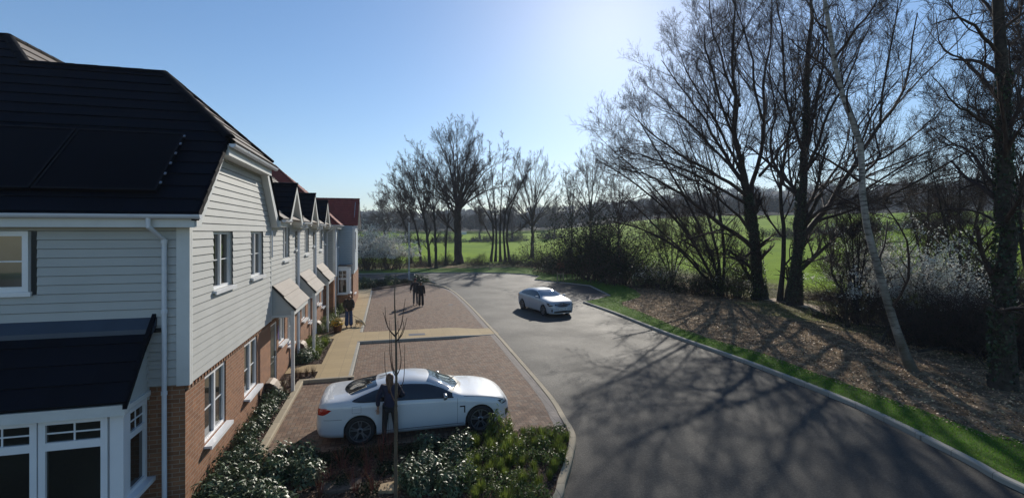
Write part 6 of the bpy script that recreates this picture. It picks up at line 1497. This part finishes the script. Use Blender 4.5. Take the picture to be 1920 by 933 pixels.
# woman at the car: back to the viewer, reaching right to the door
x,y=P(731,833); cardir=math.atan2(cpos.y-y,0+cpos.x-x)
Wm=person('woman in navy top and black trousers, long brown hair, standing at the white coupe',(x,y-.02,.004),rzc+R(2),std(elR=(.27,.13,1.15),wrR=(.37,.33,1.02),elL=(-.27,-.02,1.12),wrL=(-.27,.06,.87),anL=(-.14,-.02,.085),anR=(.16,.06,.085),knL=(-.12,.02,.49),knR=(.13,.04,.49),face=(.12,.99,0)),dict(jacket=navy,trousers=blackc,shoes=blackc,puff=.018,cuff=.8,hem=.05),brownh,hairlen=.26,h=1.66)
# couple in the far bay, facing the viewer
x,y=P(779,571.5); person('man in dark jacket, grey trousers and maroon cap standing in the far bay',(x,y,.004),R(165),std(wrR=(.30,.08,.92),elR=(.28,-.03,1.14)),dict(jacket=dkgrey,trousers=greyc,shoes=blackc,puff=.045,cuff=1.,hem=.14,flare=.015),darkh,cap=redcap,h=1.80)
x,y=P(789.5,574.5); person('woman in long black coat and black trousers beside the man in the cap',(x,y,.004),R(185),std(),dict(jacket=blackc,trousers=blackc,shoes=whites,puff=.035,flare=.05,hem=.22),darkh,hairlen=.2,h=1.66)
# dog walker
x,y=P(654,613,.1); wx,wy=x,y
Wk=person('person in dark brown coat and wide blue jeans walking a dog on the footpath',(x,y,PZ),R(200),std(head=(0,.12,1.50),neck=(0,.05,1.40),chest=(0,.03,1.24),face=(0,.9,-.43),elR=(.23,.02,1.12),wrR=(.19,.2,.98),elL=(-.23,.02,1.12),wrL=(-.15,.20,1.0)),dict(jacket=olive,trousers=denim,shoes=whites,puff=.06,flare=.065,hem=.14),brownh,hairlen=.1,h=1.68)
# dog, head down sniffing
x,y=P(674,611,.1); dx_,dy_=x,y
Dg=thing('dog','small curly cream dog sniffing the footpath at the end of a lead','dog',(x,y,PZ),R(-40))
nodes=[(-.17,0,.25,.075),(-.05,0,.26,.085),(.08,0,.25,.095),(.17,0,.24,.07),(.25,0,.20,.055),(.30,0,.14,.062),(.345,0,.10,.045),(.39,0,.06,.028),(-.24,0,.31,.022),(-.28,0,.37,.02)]
ed=[(0,1),(1,2),(2,3),(3,4),(4,5),(5,6),(6,7),(0,8),(8,9)]
for s in (-1,1):
    k=len(nodes); nodes+=[(.11,s*.06,.17,.042),(.10,s*.06,.09,.028),(.115,s*.06,.025,.028)]; ed+=[(2,k),(k,k+1),(k+1,k+2)]
    k=len(nodes); nodes+=[(-.15,s*.06,.19,.05),(-.11,s*.065,.13,.034),(-.20,s*.065,.09,.024),(-.18,s*.065,.025,.028)]; ed+=[(0,k),(k,k+1),(k+1,k+2),(k+2,k+3)]
    k=len(nodes); nodes+=[(.29,s*.06,.16,.02),(.30,s*.085,.10,.024)]; ed+=[(5,k),(k,k+1)]
fur=pm('cream_fur',(.70,.54,.33),.9,.25,25,.2,bump=1.,bscale=60); fur2=pm('tan_fur',(.22,.12,.06),.9,.2,25)
mesh_obj('body',skin_mesh('dog_body',nodes,ed,2),fur,Dg)
V,F=leaf_cloud(np.random.RandomState(2),900,(.22,.11,.12),.05,.5,.7,.1,.2,.1); V[:,0]-=.03; mesh_obj('coat',np_mesh('coat',V,[F]),fur,Dg)
mb=MB(); mb.lathe([(0,-.016),(.014,-.008),(.016,0),(.014,.008),(0,.016)],8,(.415,0,.062)); mb.build('nose',M['black'],Dg,local=True,smooth=True)
hand=Wk.matrix_basis@Vector((0,0,0)); a=R(200); hx,hy=.19*1.0,.27
hp=Vector((wx+math.cos(a)*hx-math.sin(a)*hy,wy+math.sin(a)*hx+math.cos(a)*hy,PZ+.95))
a=R(-40); cp=Vector((dx_+math.cos(a)*.2,dy_+math.sin(a)*.2,PZ+.29)); T=thing('dog_lead','thin dark lead running from the walker hand to the dog','dog lead',tuple(hp)); mb=MB(); mb.tube([Vector((0,0,0)),(cp-hp)*.5+Vector((0,0,-.06)),cp-hp],.009,5); mb.build('strap',M['black'],T,local=True)
# ---------------------------------------------------------------- haze
if HAZE:
    t=NT('haze'); t.t.nodes.remove(t.b); v=t.n('VolumePrincipled',{'Density':0.0005,'Anisotropy':.0}); v.inputs['Color'].default_value=(.80,.88,1,1); t.link(v.outputs[0],t.out.inputs['Volume'])
    mb=MB(); mb.box(-1450,1450,-80,1500,-3,110); o=mb.build('haze',t.m); tag(o,'pale haze over the whole place','haze',kind='stuff')
